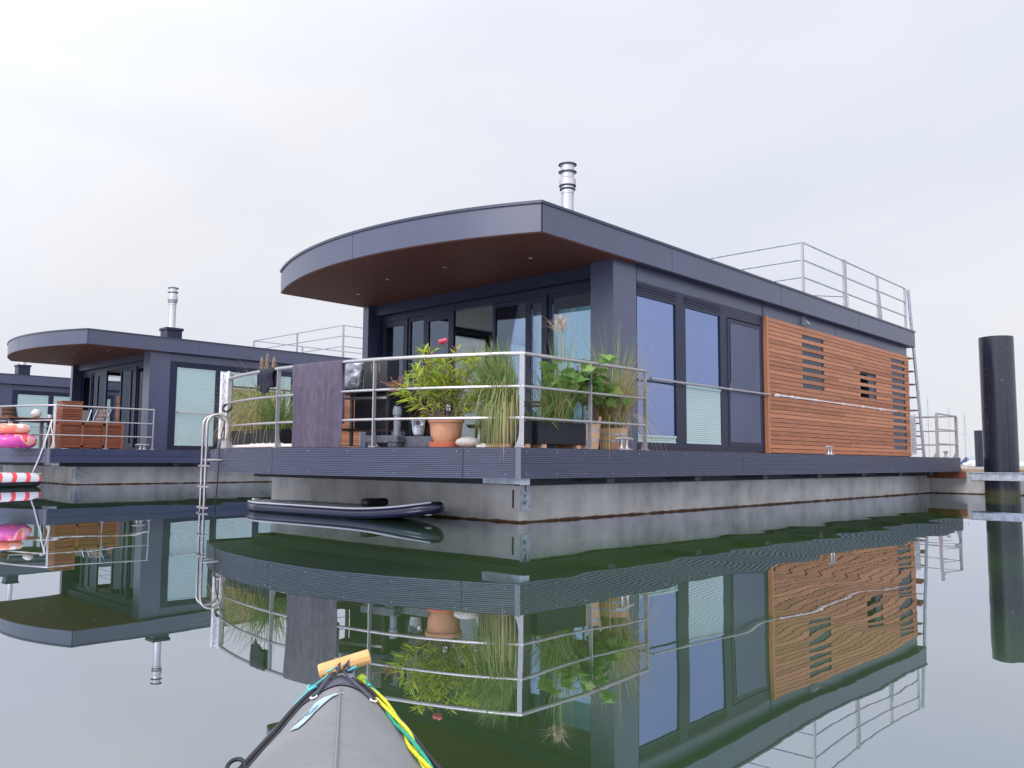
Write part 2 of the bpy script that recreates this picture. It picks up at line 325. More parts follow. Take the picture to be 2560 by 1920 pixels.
# ------------------------------------------------------------------ setting: water, sky-side land
def water():
    m = bpy.data.materials.new('harbour_water'); m.use_nodes = True; t = m.node_tree; t.nodes.remove(t.nodes['Principled BSDF'])
    N = t.nodes.new; L = t.links.new; tc = N('ShaderNodeTexCoord')
    # long lazy swells + small ripples
    mp = N('ShaderNodeMapping'); mp.inputs['Rotation'].default_value = (0, 0, 0.8); mp.inputs['Scale'].default_value = (1.0, 0.45, 1); L(tc.outputs['Object'], mp.inputs[0])
    a = N('ShaderNodeTexNoise'); a.inputs['Scale'].default_value = 0.9; a.inputs['Detail'].default_value = 0.8; L(mp.outputs[0], a.inputs['Vector'])
    b = N('ShaderNodeTexNoise'); b.inputs['Scale'].default_value = 5.0; b.inputs['Detail'].default_value = 2.0; L(mp.outputs[0], b.inputs['Vector'])
    big = N('ShaderNodeTexNoise'); big.inputs['Scale'].default_value = 0.12; big.inputs['Detail'].default_value = 1.0; L(tc.outputs['Object'], big.inputs['Vector'])
    calm = N('ShaderNodeMapRange'); calm.inputs[1].default_value = 0.40; calm.inputs[2].default_value = 0.62; calm.inputs[3].default_value = 0.35; calm.inputs[4].default_value = 1.0; L(big.outputs[0], calm.inputs[0])
    h = N('ShaderNodeMath'); h.operation = 'MULTIPLY_ADD'; h.inputs[1].default_value = 0.022; L(b.outputs[0], h.inputs[0]); L(a.outputs[0], h.inputs[2])
    h2 = N('ShaderNodeMath'); h2.operation = 'MULTIPLY'; L(h.outputs[0], h2.inputs[0]); L(calm.outputs[0], h2.inputs[1])
    bp = N('ShaderNodeBump'); bp.inputs['Strength'].default_value = 1.0; bp.inputs['Distance'].default_value = 0.0055; L(h2.outputs[0], bp.inputs['Height'])
    gl = N('ShaderNodeBsdfGlossy'); gl.inputs['Roughness'].default_value = 0.0; gl.inputs['Color'].default_value = (0.85, 0.87, 1.0, 1); L(bp.outputs[0], gl.inputs['Normal'])
    df = N('ShaderNodeBsdfDiffuse')
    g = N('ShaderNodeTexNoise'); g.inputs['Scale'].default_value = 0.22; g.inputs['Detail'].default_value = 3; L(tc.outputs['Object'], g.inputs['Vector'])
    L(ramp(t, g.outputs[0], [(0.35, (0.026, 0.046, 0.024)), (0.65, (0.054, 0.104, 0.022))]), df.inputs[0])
    fr = N('ShaderNodeFresnel'); fr.inputs['IOR'].default_value = 2.2
    fm = N('ShaderNodeMapRange'); fm.inputs[3].default_value = 0.37; L(fr.outputs[0], fm.inputs[0]); ms = N('ShaderNodeMixShader'); L(fm.outputs[0], ms.inputs[0]); L(df.outputs[0], ms.inputs[1]); L(gl.outputs[0], ms.inputs[2]); L(ms.outputs[0], t.nodes['Material Output'].inputs[0])
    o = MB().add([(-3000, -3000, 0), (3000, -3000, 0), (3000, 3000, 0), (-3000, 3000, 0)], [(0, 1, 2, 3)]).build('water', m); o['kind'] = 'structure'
water()

def shore():
    # a low far shore beyond the lake and a tree-lined bank behind the photographer
    land = mat('shore_earth', (0.10, 0.11, 0.07), 0.9, var=0.3, scale=0.05)
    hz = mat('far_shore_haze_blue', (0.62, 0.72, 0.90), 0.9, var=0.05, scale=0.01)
    rnd = random.Random(3); f = MB(); n = 60
    prof = [(3 + 4 * rnd.random()) for _ in range(n + 1)]; vs = []
    for i in range(n + 1):
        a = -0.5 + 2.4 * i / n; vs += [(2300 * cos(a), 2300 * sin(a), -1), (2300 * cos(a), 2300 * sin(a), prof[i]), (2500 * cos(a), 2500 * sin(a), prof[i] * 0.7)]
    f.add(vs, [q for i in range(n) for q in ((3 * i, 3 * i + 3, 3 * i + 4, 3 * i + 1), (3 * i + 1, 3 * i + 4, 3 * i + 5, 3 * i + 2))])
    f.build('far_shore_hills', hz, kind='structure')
    b = MB(); m = 40; vs = []
    for i in range(m + 1):
        a = radians(120 + 170 * i / m); r = 118 + 6 * rnd.random()
        vs += [(r * cos(a), r * sin(a), -0.5), ((r + 6) * cos(a), (r + 6) * sin(a), 1.2), ((r + 90) * cos(a), (r + 90) * sin(a), 2.5)]
    b.add(vs, [q for i in range(m) for q in ((3 * i, 3 * i + 3, 3 * i + 4, 3 * i + 1), (3 * i + 1, 3 * i + 4, 3 * i + 5, 3 * i + 2))])
    b.build('shore_bank', land, kind='structure')
    t = MB()
    for i in range(110):
        a = radians(122 + 166 * rnd.random()); r = 126 + 35 * rnd.random(); h = rnd.uniform(6, 13) * (0.7 + 0.5 * sin(a * 9) ** 2)
        cx, cy = r * cos(a), r * sin(a); w = h * 0.42
        for k in range(130):
            u = rnd.uniform(-1, 1); ph = rnd.uniform(0, 2 * pi); q = sqrt(max(0, 1 - u * u)) * rnd.uniform(0.55, 1.0)
            c = Vector((cx + w * q * cos(ph), cy + w * q * sin(ph), h * 0.60 + h * 0.42 * u)); sz = rnd.uniform(0.4, 1.0)
            d1 = Vector((rnd.uniform(-1, 1), rnd.uniform(-1, 1), rnd.uniform(-1, 1))).normalized() * sz; d2 = d1.orthogonal().normalized() * sz * 0.8
            t.add([c - d1, c + d2, c + d1, c - d2], [(0, 1, 2, 3)])
    o = t.build('distant_trees', MT['canopy']); o['kind'] = 'stuff'
shore()

# ------------------------------------------------------------------ houseboat
ZD, ZB, WD, LD = 0.864, 0.537, 6.553, 15.795          # deck top, deck underside, deck width, deck length
def arc(x0, y0, Wc, s, n, inset=0.0, ya=None, yb=None):
    """curved bow line from y0 to y0+Wc bulging towards -x by s"""
    R = ((Wc / 2) ** 2 + s * s) / (2 * s); cxx = x0 + (R - s); cyy = y0 + Wc / 2; R2 = R - inset
    ya = y0 if ya is None else ya; yb = y0 + Wc if yb is None else yb
    return [(cxx - sqrt(max(0, R2 * R2 - (y - cyy) ** 2)), y) for y in [ya + (yb - ya) * i / n for i in range(n + 1)]]
def deck_x(y, inset=0.0): return arc(0, 0, WD, 0.8215, 1, inset, y, y)[0][0]
RB_X, RB_Y, RB_W, RB_S, RZ0, RZ1, RL = 0.876, 0.452, 5.65, 0.654, 3.414, 3.79, 14.2

def sweep_profile(mb, path, prof, cap=True):
    """path: xy points walked with the outside on its right; prof: (offset outwards, z)"""
    m = len(path); k = len(prof); vs = []
    for i, (x, y) in enumerate(path):
        a = path[max(i - 1, 0)]; b = path[min(i + 1, m - 1)]; d = Vector((b[0] - a[0], b[1] - a[1])).normalized(); nn = Vector((d.y, -d.x))
        for (o, z) in prof: vs.append((x + nn.x * o, y + nn.y * o, z))
    fs = [(i * k + j, (i + 1) * k + j, (i + 1) * k + j + 1, i * k + j + 1) for i in range(m - 1) for j in range(k - 1)]
    if cap: fs += [tuple(range(k)), tuple(reversed([(m - 1) * k + j for j in range(k)]))]
    mb.add(vs, fs)

def rib_profile(z0, z1, ribs=8, dep=0.013, t=0.022):
    pr = [(-0.004, z0), (t, z0)]
    h = (z1 - z0) / ribs
    for i in range(ribs):
        z = z0 + i * h
        pr += [(t, z + h * 0.05), (t, z + h * 0.50), (t - dep, z + h * 0.56), (t - dep, z + h * 0.97)]
    pr += [(t, z1 - 0.0005), (-0.004, z1)]
    return pr

def rail_posts_and_tubes(root, kind_path, posts, top=1.0, tube_r=0.021, zbase=ZD):
    pass

def flatpost(name, x, y, z0, h, ang, root, flare=True, w=0.05, th=0.012):
    """flat stainless bar with a flared foot; ang = direction of its broad side"""
    mb = MB(); d = Vector((cos(ang), sin(ang), 0)); s_ = Vector((-sin(ang), cos(ang), 0))
    prof = []
    if flare: prof = [(-w * 0.5, 0, w * 1.6, ), ]
    zs = [0, 0.02, 0.06, 0.12, 0.2, h - 0.03, h] if flare else [0, h]
    ws = [(-w * .5, w * 1.45), (-w * .5, w * 1.35), (-w * .5, w * 0.95), (-w * .5, w * .62), (-w * .5, w * .5), (-w * .5, w * .5), (-w * .3, w * .3)] if flare else [(-w / 2, w / 2)] * 2
    vs = []
    for z, (a, b) in zip(zs, ws):
        for (u, v) in ((a, -th / 2), (b, -th / 2), (b, th / 2), (a, th / 2)): vs.append(Vector((x, y, z0 + z)) + d * u + s_ * v)
    n = len(zs); fs = [(3, 2, 1, 0), tuple(4 * (n - 1) + i for i in range(4))]
    for i in range(n - 1):
        for k in range(4): fs.append((4 * i + k, 4 * i + (k + 1) % 4, 4 * i + 4 + (k + 1) % 4, 4 * i + 4 + k))
    mb.add(vs, fs)
    mb.obox((x + d.x * w * .4, y + d.y * w * .4, z0 + 0.006), d * w * 1.1, s_ * 0.045, (0, 0, 0.006))
    for q in (-1, 1): mb.lathe([(0.011, 0), (0.011, 0.012), (0.006, 0.016)], (x + d.x * w * .4 + s_.x * .032 * q, y + d.y * w * .4 + s_.y * .032 * q, z0 + 0.012), 8)
    return mb.build(name, MT['post'], root, bevel=0.0)

def window_unit(root, plane, a0, a1, z0, z1, pos, fw_=0.05, dep=0.06, glass='frontglass', name='window', sideways=1, bars=()):
    """one framed pane. plane 'x': pane faces -x at x=pos, spans y a0..a1; plane 'y': faces -y at y=pos, spans x a0..a1"""
    mb = MB()
    def bx(u0, u1, zz0, zz1, d0, d1):
        if plane == 'x': mb.box(pos + d0, pos + d1, u0, u1, zz0, zz1)
        else: mb.box(u0, u1, pos + d0 * sideways, pos + d1 * sideways, zz0, zz1)
    bx(a0, a0 + fw_, z0, z1, 0, dep); bx(a1 - fw_, a1, z0, z1, 0, dep)
    bx(a0 + fw_, a1 - fw_, z0, z0 + fw_ * 1.2, 0, dep); bx(a0 + fw_, a1 - fw_, z1 - fw_, z1, 0, dep)
    for bz in bars: bx(a0 + fw_, a1 - fw_, bz - .02, bz + .02, 0.004, dep - .01)
    fr = mb.build(name, MT['frame'], root)
    g = MB(); mb = g; bx(a0 + fw_ + .001, a1 - fw_ - .001, z0 + fw_ * 1.2 + .001, z1 - fw_ - .001, dep * .45, dep * .45 + 0.006)
    g.build('pane', MT[glass], fr)
    return fr

def pleated(root, plane, a0, a1, z0, z1, pos, mname='blind', name='blind', pitch=0.015, sideways=1):
    n = max(2, int((z1 - z0) / pitch)); vs = []
    for i in range(n + 1):
        z = z0 + (z1 - z0) * i / n; o = pos + (0.002 if i % 2 else -0.002)
        vs += [(o, a0, z), (o, a1, z)] if plane == 'x' else [(a0, o, z), (a1, o, z)]
    mb = MB().add(vs, [(2 * i, 2 * i + 1, 2 * i + 3, 2 * i + 2) for i in range(n)])
    if plane == 'x': mb.box(pos - .012, pos + .012, a0, a1, z1, z1 + .03); mb.box(pos - .01, pos + .01, a0, a1, z0 - .018, z0)
    else: mb.box(a0, a1, pos - .012, pos + .012, z1, z1 + .03); mb.box(a0, a1, pos - .01, pos + .01, z0 - .018, z0)
    return mb.build(name, MT[mname], root)

def curtain(root, plane, a0, a1, z0, z1, pos, mname, folds=14, amp=0.03):
    n = folds * 6; vs = []
    for i in range(n + 1):
        u = a0 + (a1 - a0) * i / n; o = pos + amp * sin(i / 6 * 2 * pi) + amp * .5 * sin(i * .37)
        vs += [(o, u, z0), (o, u, z1)] if plane == 'x' else [(u, o, z0), (u, o, z1)]
    return MB().add(vs, [(2 * i, 2 * i + 2, 2 * i + 3, 2 * i + 1) for i in range(n)]).build('curtain', MT[mname], root, smooth=True)

def chimney(root, box=True, cx=3.91, cy=2.53):
    z = RZ1
    if box:
        b = MB().box(cx - .22, cx + .22, cy - .22, cy + .22, z, z + .50); b.box(cx - .25, cx + .25, cy - .25, cy + .25, z + .50, z + .58)
        bo = b.build('chimney_box', MT['frame'], root, bevel=0.01)
    pr = [(.16, .58), (.16, .595), (.105, .60), (.10, .62), (.10, 1.26), (.106, 1.265), (.106, 1.32), (.125, 1.335), (.13, 1.345), (.106, 1.352), (.106, 1.385), (.135, 1.392), (.14, 1.40), (.135, 1.405), (.135, 1.50), (.112, 1.53), (.108, 1.60), (.15, 1.625), (.15, 1.632), (.108, 1.64), (.108, 1.735), (.148, 1.745), (.15, 1.76), (.10, 1.785), (.02, 1.79)]
    m = MB(); m.lathe(pr, (cx, cy, z), 28)
    fl = m.build('flue_pipe', MT['flue'], root, smooth='auto')
    for zz, rr in ((1.337, .131), (1.397, .1405), (1.628, .151), (1.752, .151)): MB().lathe([(rr - .02, -.012), (rr, -.006), (rr, 0.0), (rr - .02, -.004)], (cx, cy, z + zz), 28, caps=False).build('flue_collar', MT['frame'], fl)

def boat(label, loc, scale, main, group=None):
    root = thing('houseboat', label, 'houseboat', loc, 0, group); root.scale = (scale,) * 3
    P = lambda mb, name, m, **k: mb.build(name, MT[m], root, **k)
    # pontoon
    pn = P(MB().box(.857, 15.9, .757, 6.15, -.7, .44), 'pontoon', 'concrete', bevel=.012)
    # deck: core plate, walking boards, underside frame
    outl = arc(0, 0, WD, .8215, 48, 0.02)
    outl[0] = (0.02, 0.02); outl[-1] = (0.02, WD - .02)
    poly = outl + [(LD - .02, WD - .02), (LD - .02, .02)]; poly = list(reversed(poly))
    P(MB().prism(poly, ZB + .03, ZD - .03), 'deck_plate', 'dark')
    P(MB().prism(poly, ZD - .03, ZD - .002), 'deck_boards', 'deckwood')
    u = MB()
    u.box(.60, 15.7, .50, .62, .44, ZB + .03); u.box(.60, 15.7, 6.0, 6.12, .44, ZB + .03); u.box(.42, .60, .45, 5.95, .455, ZB + .03); u.box(.857, 15.6, .80, 6.1, .442, ZB + .02)
    P(u, 'deck_frame', 'dark')
    for jx in ([.10, 1.62, 3.6, 5.6, 7.6, 9.6, 11.6, 13.6] if main else [.12, 3.0, 6.0]):
        j = MB(); j.box(jx, jx + .09, .04, .62, .475, ZB + .03); j.box(jx - .03, jx + .12, .035, .045, .468, ZB + .01); P(j, 'deck_joist', 'galv' if jx < .2 else 'dark')
    j = MB(); j.box(.86, 1.03, .738, .757, .13, .50); j.box(.86, 1.03, .70, .757, .50, .51)
    for zz in (.23, .31): j.lathe([(.018, 0), (.018, .018)], (0, 0, 0), 8) if False else j.tube([(.93, .738, zz), (.93, .712, zz)], .018, 8)
    bk = P(j, 'hull_bracket', 'galv')
    MB().box(.925, .945, .735, .7375, .36, .44).build('bracket_slot', MT['black'], bk)
    j = MB(); j.box(.852, .857, .85, .875, .17, .38); P(j, 'hull_slot', 'frame')
    # fascia
    if main:
        seams_y = [0.565, 3.40]; segs = []
        ys = [0.035, 0.56, 0.568, 3.396, 3.404, WD - .03]
        for i in range(0, 6, 2): segs.append(list(reversed(arc(0, 0, WD, .8215, 26 if i else 6, 0.02, ys[i], ys[i + 1]))))
        xs = [.035, 4.85, 4.858, 10.9, 10.908, LD]
        for i in range(0, 6, 2): segs.append([(xs[i], .02), (xs[i + 1], .02)])
        pr1 = rib_profile(ZB, ZB + .163); pr2 = rib_profile(ZB + .164, ZD)
        for sg in segs:
            f = MB(); sweep_profile(f, sg, pr1); sweep_profile(f, sg, pr2); P(f, 'fascia_board', 'fascia')
        # screws: two rows
        sc = MB(); pts = []
        for y in [0.12, .50, .62, 1.35, 2.0, 2.65, 3.33, 3.47, 4.2, 4.9, 5.6, 6.2]:
            x = deck_x(y, 0.0) - .003; pts.append((x, y, (-1, 0, 0)))
        for x in [.12, .62, 1.12, 1.65, 2.2, 2.75, 3.3, 3.85, 4.4, 5.0, 6.0, 7.0, 8.0, 9.0, 10, 11, 12, 13, 14, 15]: pts.append((x, -.003, (0, -1, 0)))
        for (x, y, n_) in pts:
            for zz in (ZB + .045, ZD - .045):
                p = Vector((x, y, zz)); sc.tube([p + Vector(n_) * -.004, p + Vector(n_) * .005], .0075, 7)
        P(sc, 'fascia_screws', 'steel')
        sideL = MB(); sideL.box(.03, LD, WD - .02, WD + .002, ZB, ZD); sideL.box(LD - .02, LD + .002, .03, WD - .03, ZB, ZD); P(sideL, 'fascia_board', 'fascia_flat')
    else:
        f = MB(); sg = list(reversed(arc(0, 0, WD, .8215, 40, 0.02, .03, WD - .03)))
        pr = [(-.004, ZB), (.022, ZB), (.022, ZB + .158), (.014, ZB + .160), (.014, ZB + .166), (.022, ZB + .168), (.022, ZD), (-.004, ZD)]
        sweep_profile(f, sg, pr); P(f, 'bow_fascia', 'fascia')
        f = MB(); sweep_profile(f, [(.03, .02), (LD, .02)], pr); sweep_profile(f, [(LD, WD - .02), (.03, WD - .02)], pr); P(f, 'side_fascia', 'fascia_flat')
    c = MB(); c.obox((.004, .004, (ZB + ZD) / 2), (.022, .016, 0), (-.016, .022, 0), (0, 0, (ZD - ZB) / 2 + .003)); P(c, 'corner_trim', 'trim')
    # roof
    ro = arc(RB_X, RB_Y, RB_W, RB_S, 60)
    rpoly = list(reversed(ro + [(RL, RB_Y + RB_W), (RL, RB_Y)]))
    roof = P(MB().prism(rpoly, RZ0 + .012, RZ1 - .02), 'roof', 'clad', smooth='auto')
    so_ = arc(RB_X + .012, RB_Y + .012, RB_W - .024, RB_S, 60)
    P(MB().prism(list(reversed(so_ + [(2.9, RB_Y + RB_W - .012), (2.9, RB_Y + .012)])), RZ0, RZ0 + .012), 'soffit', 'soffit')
    P(MB().box(2.9, RL - .01, RB_Y + .012, RB_Y + RB_W - .012, RZ0, RZ0 + .012), 'eaves_underside', 'frame')
    co = arc(RB_X - .018, RB_Y - .018, RB_W + .036, RB_S, 60)
    P(MB().prism(list(reversed(co + [(RL + .018, RB_Y + RB_W + .018), (RL + .018, RB_Y - .018)])), RZ1 - .022, RZ1 + .012), 'roof_edge', 'cap')
    for x in (3.72, 7.2, 10.75): P(MB().box(x, x + .005, RB_Y - .0015, RB_Y + .01, RZ0 + .013, RZ1 - .023), 'fascia_seam', 'frame')
    y = 3.275; ax = arc(RB_X, RB_Y, RB_W, RB_S, 1, 0, y, y)[0][0]; P(MB().box(ax - .0015, ax + .01, y - .003, y + .003, RZ0 + .013, RZ1 - .023), 'fascia_seam', 'frame')
    P(MB().obox((RB_X + .003, RB_Y + .003, (RZ0 + RZ1) / 2 - .01), (.008, 0, 0), (0, .008, 0), (0, 0, (RZ1 - RZ0) / 2 - .014)), 'fascia_seam', 'frame')
    for (lx, ly) in ((1.72, 5.15), (1.32, 3.9), (1.35, 2.66), (1.73, 1.39)):
        d = MB().lathe([(.032, 0), (.032, -.004), (.026, -.005), (.024, -.001)], (lx, ly, RZ0), 18)
        P(d, 'downlight', 'steel', smooth='auto')
    # walls
    wL, wR, zt = 3.03, 6.80, 3.21
    w = MB(); w.box(2.49, wL, .59, .97, ZD, RZ0); w.box(wL, wR, .61, .74, zt, RZ0); w.box(wL, wR, .63, .74, ZD, .90); w.box(wR, 14.05, .60, .75, ZD, RZ0)
    w.box(13.90, 14.048, .75, 5.83, ZD, RZ0)
    P(w, 'side_wall', 'clad')
    w = MB(); w.box(2.49, wL, 5.87, 6.02, ZD, RZ0); w.box(wL, wR, 5.88, 6.01, zt, RZ0); w.box(wL, wR, 5.88, 6.01, ZD, .92); w.box(wR, 13.9, 5.87, 6.01, ZD, RZ0)
    P(w, 'far_side_wall', 'clad')
    for b_ in ((wL - .004, wL, .586, .592, ZD, RZ0), (wR + .03, wR + .034, .597, .602, zt, RZ0), (9.9, 9.904, .597, .602, zt, RZ0)): P(MB().box(*b_), 'wall_joint', 'frame')
    # interior
    i_ = MB(); i_.box(2.70, 13.9, .98, 5.86, ZD, ZD + .015); P(i_, 'interior_floor', 'deckwood')
    i_ = MB(); i_.box(2.76, 13.9, .76, 5.87, 3.30, 3.34); P(i_, 'interior_ceiling', 'offwhite')
    i_ = MB(); i_.box(7.4, 7.5, .76, 5.87, ZD + .015, 3.30); P(i_, 'interior_wall', 'ingrey')
    i_ = MB(); [P(MB().box(*b_), 'interior_cabinet', 'offwhite', bevel=.005) for b_ in ((3.9, 4.6, 3.2, 4.6, ZD + .016, 1.70), (4.6, 7.3, 5.3, 5.85, ZD + .016, 1.15), (6.4, 7.38, 1.0, 2.6, ZD + .016, 2.6))]
    # front glazing x=2.75 : header, sill, panes
    GX = 2.75
    h = MB(); h.box(2.60, GX + .10, .97, 5.87, 3.24, RZ0); h.box(GX - .02, GX + .10, .97, 5.87, 3.14, 3.24); h.box(GX - .02, GX + .10, .97, 5.87, ZD, .93)
    h.box(GX - .035, GX + .10, .97, 1.09, .93, 3.14); h.box(GX - .03, GX + .10, 5.80, 5.87, .93, 3.14)
    P(h, 'glazing_frame', 'frame')
    panes = [(5.12, 5.80, .10, GX), (4.60, 5.12, .06, GX + .02), (3.93, 4.66, .12, GX - .03), (2.36, 3.11, .06, GX + .03), (1.95, 2.36, .10, GX - .03), (1.09, 1.95, .07, GX)]
    for (a, b, fw_, px) in panes: window_unit(root, 'x', a, b, .93, 3.14, px, fw_, .05, 'frontglass' if main else 'doorglass', 'sliding_door')
    # side windows
    gl = 'sideglass' if main else 'clear'
    if main:
        fr = MB(); fr.box(wL, wR, .60, .68, 3.03, 3.21); fr.box(wL, wR, .60, .68, .90, .965); fr.box(4.06, 4.29, .60, .68, .965, 3.03); fr.box(5.36, 5.56, .60, .68, .965, 3.03); fr.box(6.70, wR, .60, .68, .965, 3.03)
        for (a, b) in ((3.05, 4.06), (4.29, 5.36)):
            for k in range(3): fr.box(a, b, .590 - .004 * k, .602, 3.055 + .036 * k, 3.075 + .036 * k)
            fr.box(a + .02, b - .02, .588, .592, 3.16, 3.175)
        P(fr, 'side_window_frame', 'frame')
        for (a, b) in ((3.031, 4.06), (4.29, 5.36)): window_unit(root, 'y', a, b, .965, 3.03, .60, .02, .05, gl, 'side_window')
        window_unit(root, 'y', 5.56, 6.70, .965, 3.01, .592, .07, .05, gl, 'terrace_door', bars=(1.98,))
        MB().box(5.64, 6.62, .585, .587, 1.04, 2.94).build('insect_screen', MT['screen'], root)
        pleated(root, 'y', 3.06, 4.035, .995, 1.06, .612, 'blind')
        pleated(root, 'y', 4.315, 5.335, 1.01, 1.82, .612)
        pleated(root, 'y', 5.64, 6.62, 1.07, 1.95, .604)
    else:
        fr = MB(); fr.box(wL, wR, .60, .68, 3.08, 3.21); fr.box(wL, wR, .60, .68, .90, .965); fr.box(wL, 3.20, .60, .68, .965, 3.08); fr.box(4.33, 4.47, .60, .68, .965, 3.08); fr.box(5.60, 5.75, .60, .68, .965, 3.08); fr.box(6.70, wR, .60, .68, .965, 3.08)
        for k in range(3): fr.box(3.2, 5.6, .592 - .004 * k, .602, 3.09 + .036 * k, 3.11 + .036 * k)
        P(fr, 'side_window_frame', 'frame')
        for (a, b) in ((3.20, 4.33), (4.47, 5.60), (5.75, 6.70)):
            window_unit(root, 'y', a, b, .965, 3.08, .60, .02, .05, gl, 'side_window')
            pleated(root, 'y', a + .025, b - .025, 1.01, 3.02, .612)
    # far-side windows with translucent blinds
    fr = MB()
    for (a, b) in ((wL, 3.12), (4.25, 4.37), (5.45, 5.57), (6.70, wR)): fr.box(a, b, 5.92, 5.98, .92, zt)
    P(fr, 'far_window_frame', 'frame')
    for (a, b) in ((3.12, 4.25), (4.37, 5.45), (5.57, 6.70)):
        MB().box(a, b, 5.945, 5.951, .92, zt).build('far_window_pane', MT['clear'], root)
    if main:
        [pleated(root, 'y', a, b, .96, 3.1, 5.90, 'blindlit') for (a, b) in ((5.58, 6.69), (3.13, 4.24), (4.38, 5.44))]
        curtain(root, 'x', 5.2, 5.72, .93, 3.13, GX + .16, 'curtain', 7); curtain(root, 'x', 4.66, 4.95, .93, 3.05, GX + .2, 'curtain', 4)
        curtain(root, 'x', 1.15, 1.9, .93, 2.93, GX + .16, 'bluecurtain', 9, .02); curtain(root, 'x', 2.03, 2.3, .93, 2.95, GX + .14, 'bluecurtain', 4, .02)
    else:
        curtain(root, 'x', 1.15, 1.7, .93, 3.1, GX + .16, 'curtain', 8, .03)
    # larch cladding with slotted windows
    x0, x1, z0 = 6.875, 14.03, .885; n = 31; ph = (3.205 - z0) / n
    if main:
        cl = MB(); rnd = random.Random(5)
        gaps = {}
        for x_a, x_b, za, cnt in ((8.25, 9.22, 3.06, 7), (11.02, 11.94, 2.57, 4), (12.88, 13.76, 3.05, 14)):
            k0 = round((za - z0) / ph) - 1
            for c_ in range(cnt):
                k = k0 - 2 * c_
                if k >= 0: gaps.setdefault(k, []).append((x_a, x_b))
        for k in range(n):
            za = z0 + k * ph; xs = [x0]
            for (a, b) in sorted(gaps.get(k, [])): xs += [a, b]
            xs.append(x1)
            inwin = bool(gaps.get(k))
            for q in range(0, len(xs), 2):
                a, b = xs[q], xs[q + 1]
                if a == x0 or not inwin: # occasional butt joint
                    jx = a + (b - a) * rnd.uniform(.3, .7)
                    if b - a > 3.5: cl.box(a, jx - .001, .560, .582, za + .0045, za + ph - .0045); a = jx + .001
                cl.box(a, b, .560 + rnd.uniform(-.001, .001), .582, za + .0045, za + ph - .0045)
        P(cl, 'larch_cladding', 'larch')
        P(MB().box(6.80, 6.873, .535, .60, .878, 3.21), 'cladding_edge_post', 'larchpost')
        bt = MB(); bt.box(x0, x1, .583, .599, .885, 3.20); P(bt, 'cladding_backing', 'dark')
        for (a, b, za, zb2) in ((8.27, 9.20, 2.0, 3.06), (11.04, 11.92, 2.0, 2.57), (12.9, 13.74, .9, 3.05)):
            MB().box(a, b, .5825, .5829, za, zb2).build('slot_window', MT['slotglass'], root)
    else:
        cl = MB()
        for k in range(n): cl.box(x0, x1, .560, .582, z0 + k * ph + .0045, z0 + (k + 1) * ph - .0045)
        P(cl, 'larch_cladding', 'larch'); P(MB().box(x0, x1, .583, .599, .885, 3.20), 'cladding_backing', 'dark')
    # wall handrail, wall lamp, air conditioner, roof stair
    hr = MB(); hr.tube([(3.25, .50, 1.86), (6.83, .50, 1.86)], .017, 8)
    for x in (3.25, 4.17, 5.46, 6.75): hr.tube([(x, .50, 1.86), (x, .60, 1.85)], .012, 6); hr.tube([(x - .02, .5, 1.86), (x + .02, .5, 1.86)], .024, 8)
    P(hr, 'wall_handrail', 'steel')
    if main:
        la = MB(); la.box(8.34, 8.46, .575, .60, 3.235, 3.40); la.add([(8.34, .575, 3.39), (8.46, .575, 3.39), (8.46, .575, 3.25), (8.34, .575, 3.25), (8.34, .47, 3.25), (8.46, .47, 3.25)], [(0, 1, 5, 4), (3, 4, 5, 2), (0, 4, 3), (1, 2, 5)])
        P(la, 'wall_lamp', 'galv')
        ac = MB(); ac.box(14.10, 14.84, .70, 1.05, .93, 1.90); a_ = P(ac, 'air_conditioner', 'white', bevel=.01)
        gr = MB()
        for k in range(8): gr.box(14.50, 14.82, .692, .697, 1.0 + k * .115, 1.008 + k * .115)
        for k in range(6): gr.box(14.51 + k * .06, 14.516 + k * .06, .690, .696, .99, 1.83)
        gr.build('grille', MT['white'], a_); MB().box(14.50, 14.82, .697, .6995, .98, 1.84).build('grille_back', MT['ingrey'], a_)
        st = MB()
        for yy in (.62, 1.30): st.beam((14.36, yy, 4.84), (15.12, yy, .87), .03, .14, (1, 0, 0))
        stg = P(st, 'roof_stair_stringer', 'galv')
        tr = MB()
        for k in range(9):
            t_ = (k + .6) / 9.6; tr.box(15.12 - .76 * t_ - .10, 15.12 - .76 * t_ + .10, .64, 1.28, .87 + 3.97 * t_ * .74, .90 + 3.97 * t_ * .74)
        P(tr, 'roof_stair_tread', 'teak')
    # deck rail
    bow_ya, bow_yb = .05, 5.22
    posts = [(deck_x(y, .1), y, atan2(0.15 * (y - 3.28) / 1.0 * -1, 1.0)) for y in (1.735, 3.47, 5.20)]
    for k, (x, y, an) in enumerate(posts): flatpost('rail_post', x, y, ZD, 1.0, an, root)
    flatpost('rail_post', .10, .05, ZD, 1.0, radians(133), root)
    for x in (1.27, 2.40): flatpost('rail_post', x, .04, ZD, 1.0, radians(90), root, w=.05)
    rl = MB()
    bow = [(x, y) for x, y in arc(0, 0, WD, .8215, 30, .1, .05, 5.22)]
    for dz, rr in ((1.0, .0225), (.65, .0165), (.315, .0165)):
        pts = [(2.41, .04, ZD + dz), (.11, .04, ZD + dz)] + [(x, y, ZD + dz) for x, y in bow[1:]]
        q = MB(); q.tube(pts, rr, 10); P(q, 'rail_tube', 'steel', smooth='auto')
    # aft rail
    for (x, y) in ((14.2, .05), (15.70, .05), (15.70, 1.6)): flatpost('rail_post', x, y, ZD, 1.0, radians(90) if y < .1 else 0, root, w=.07)
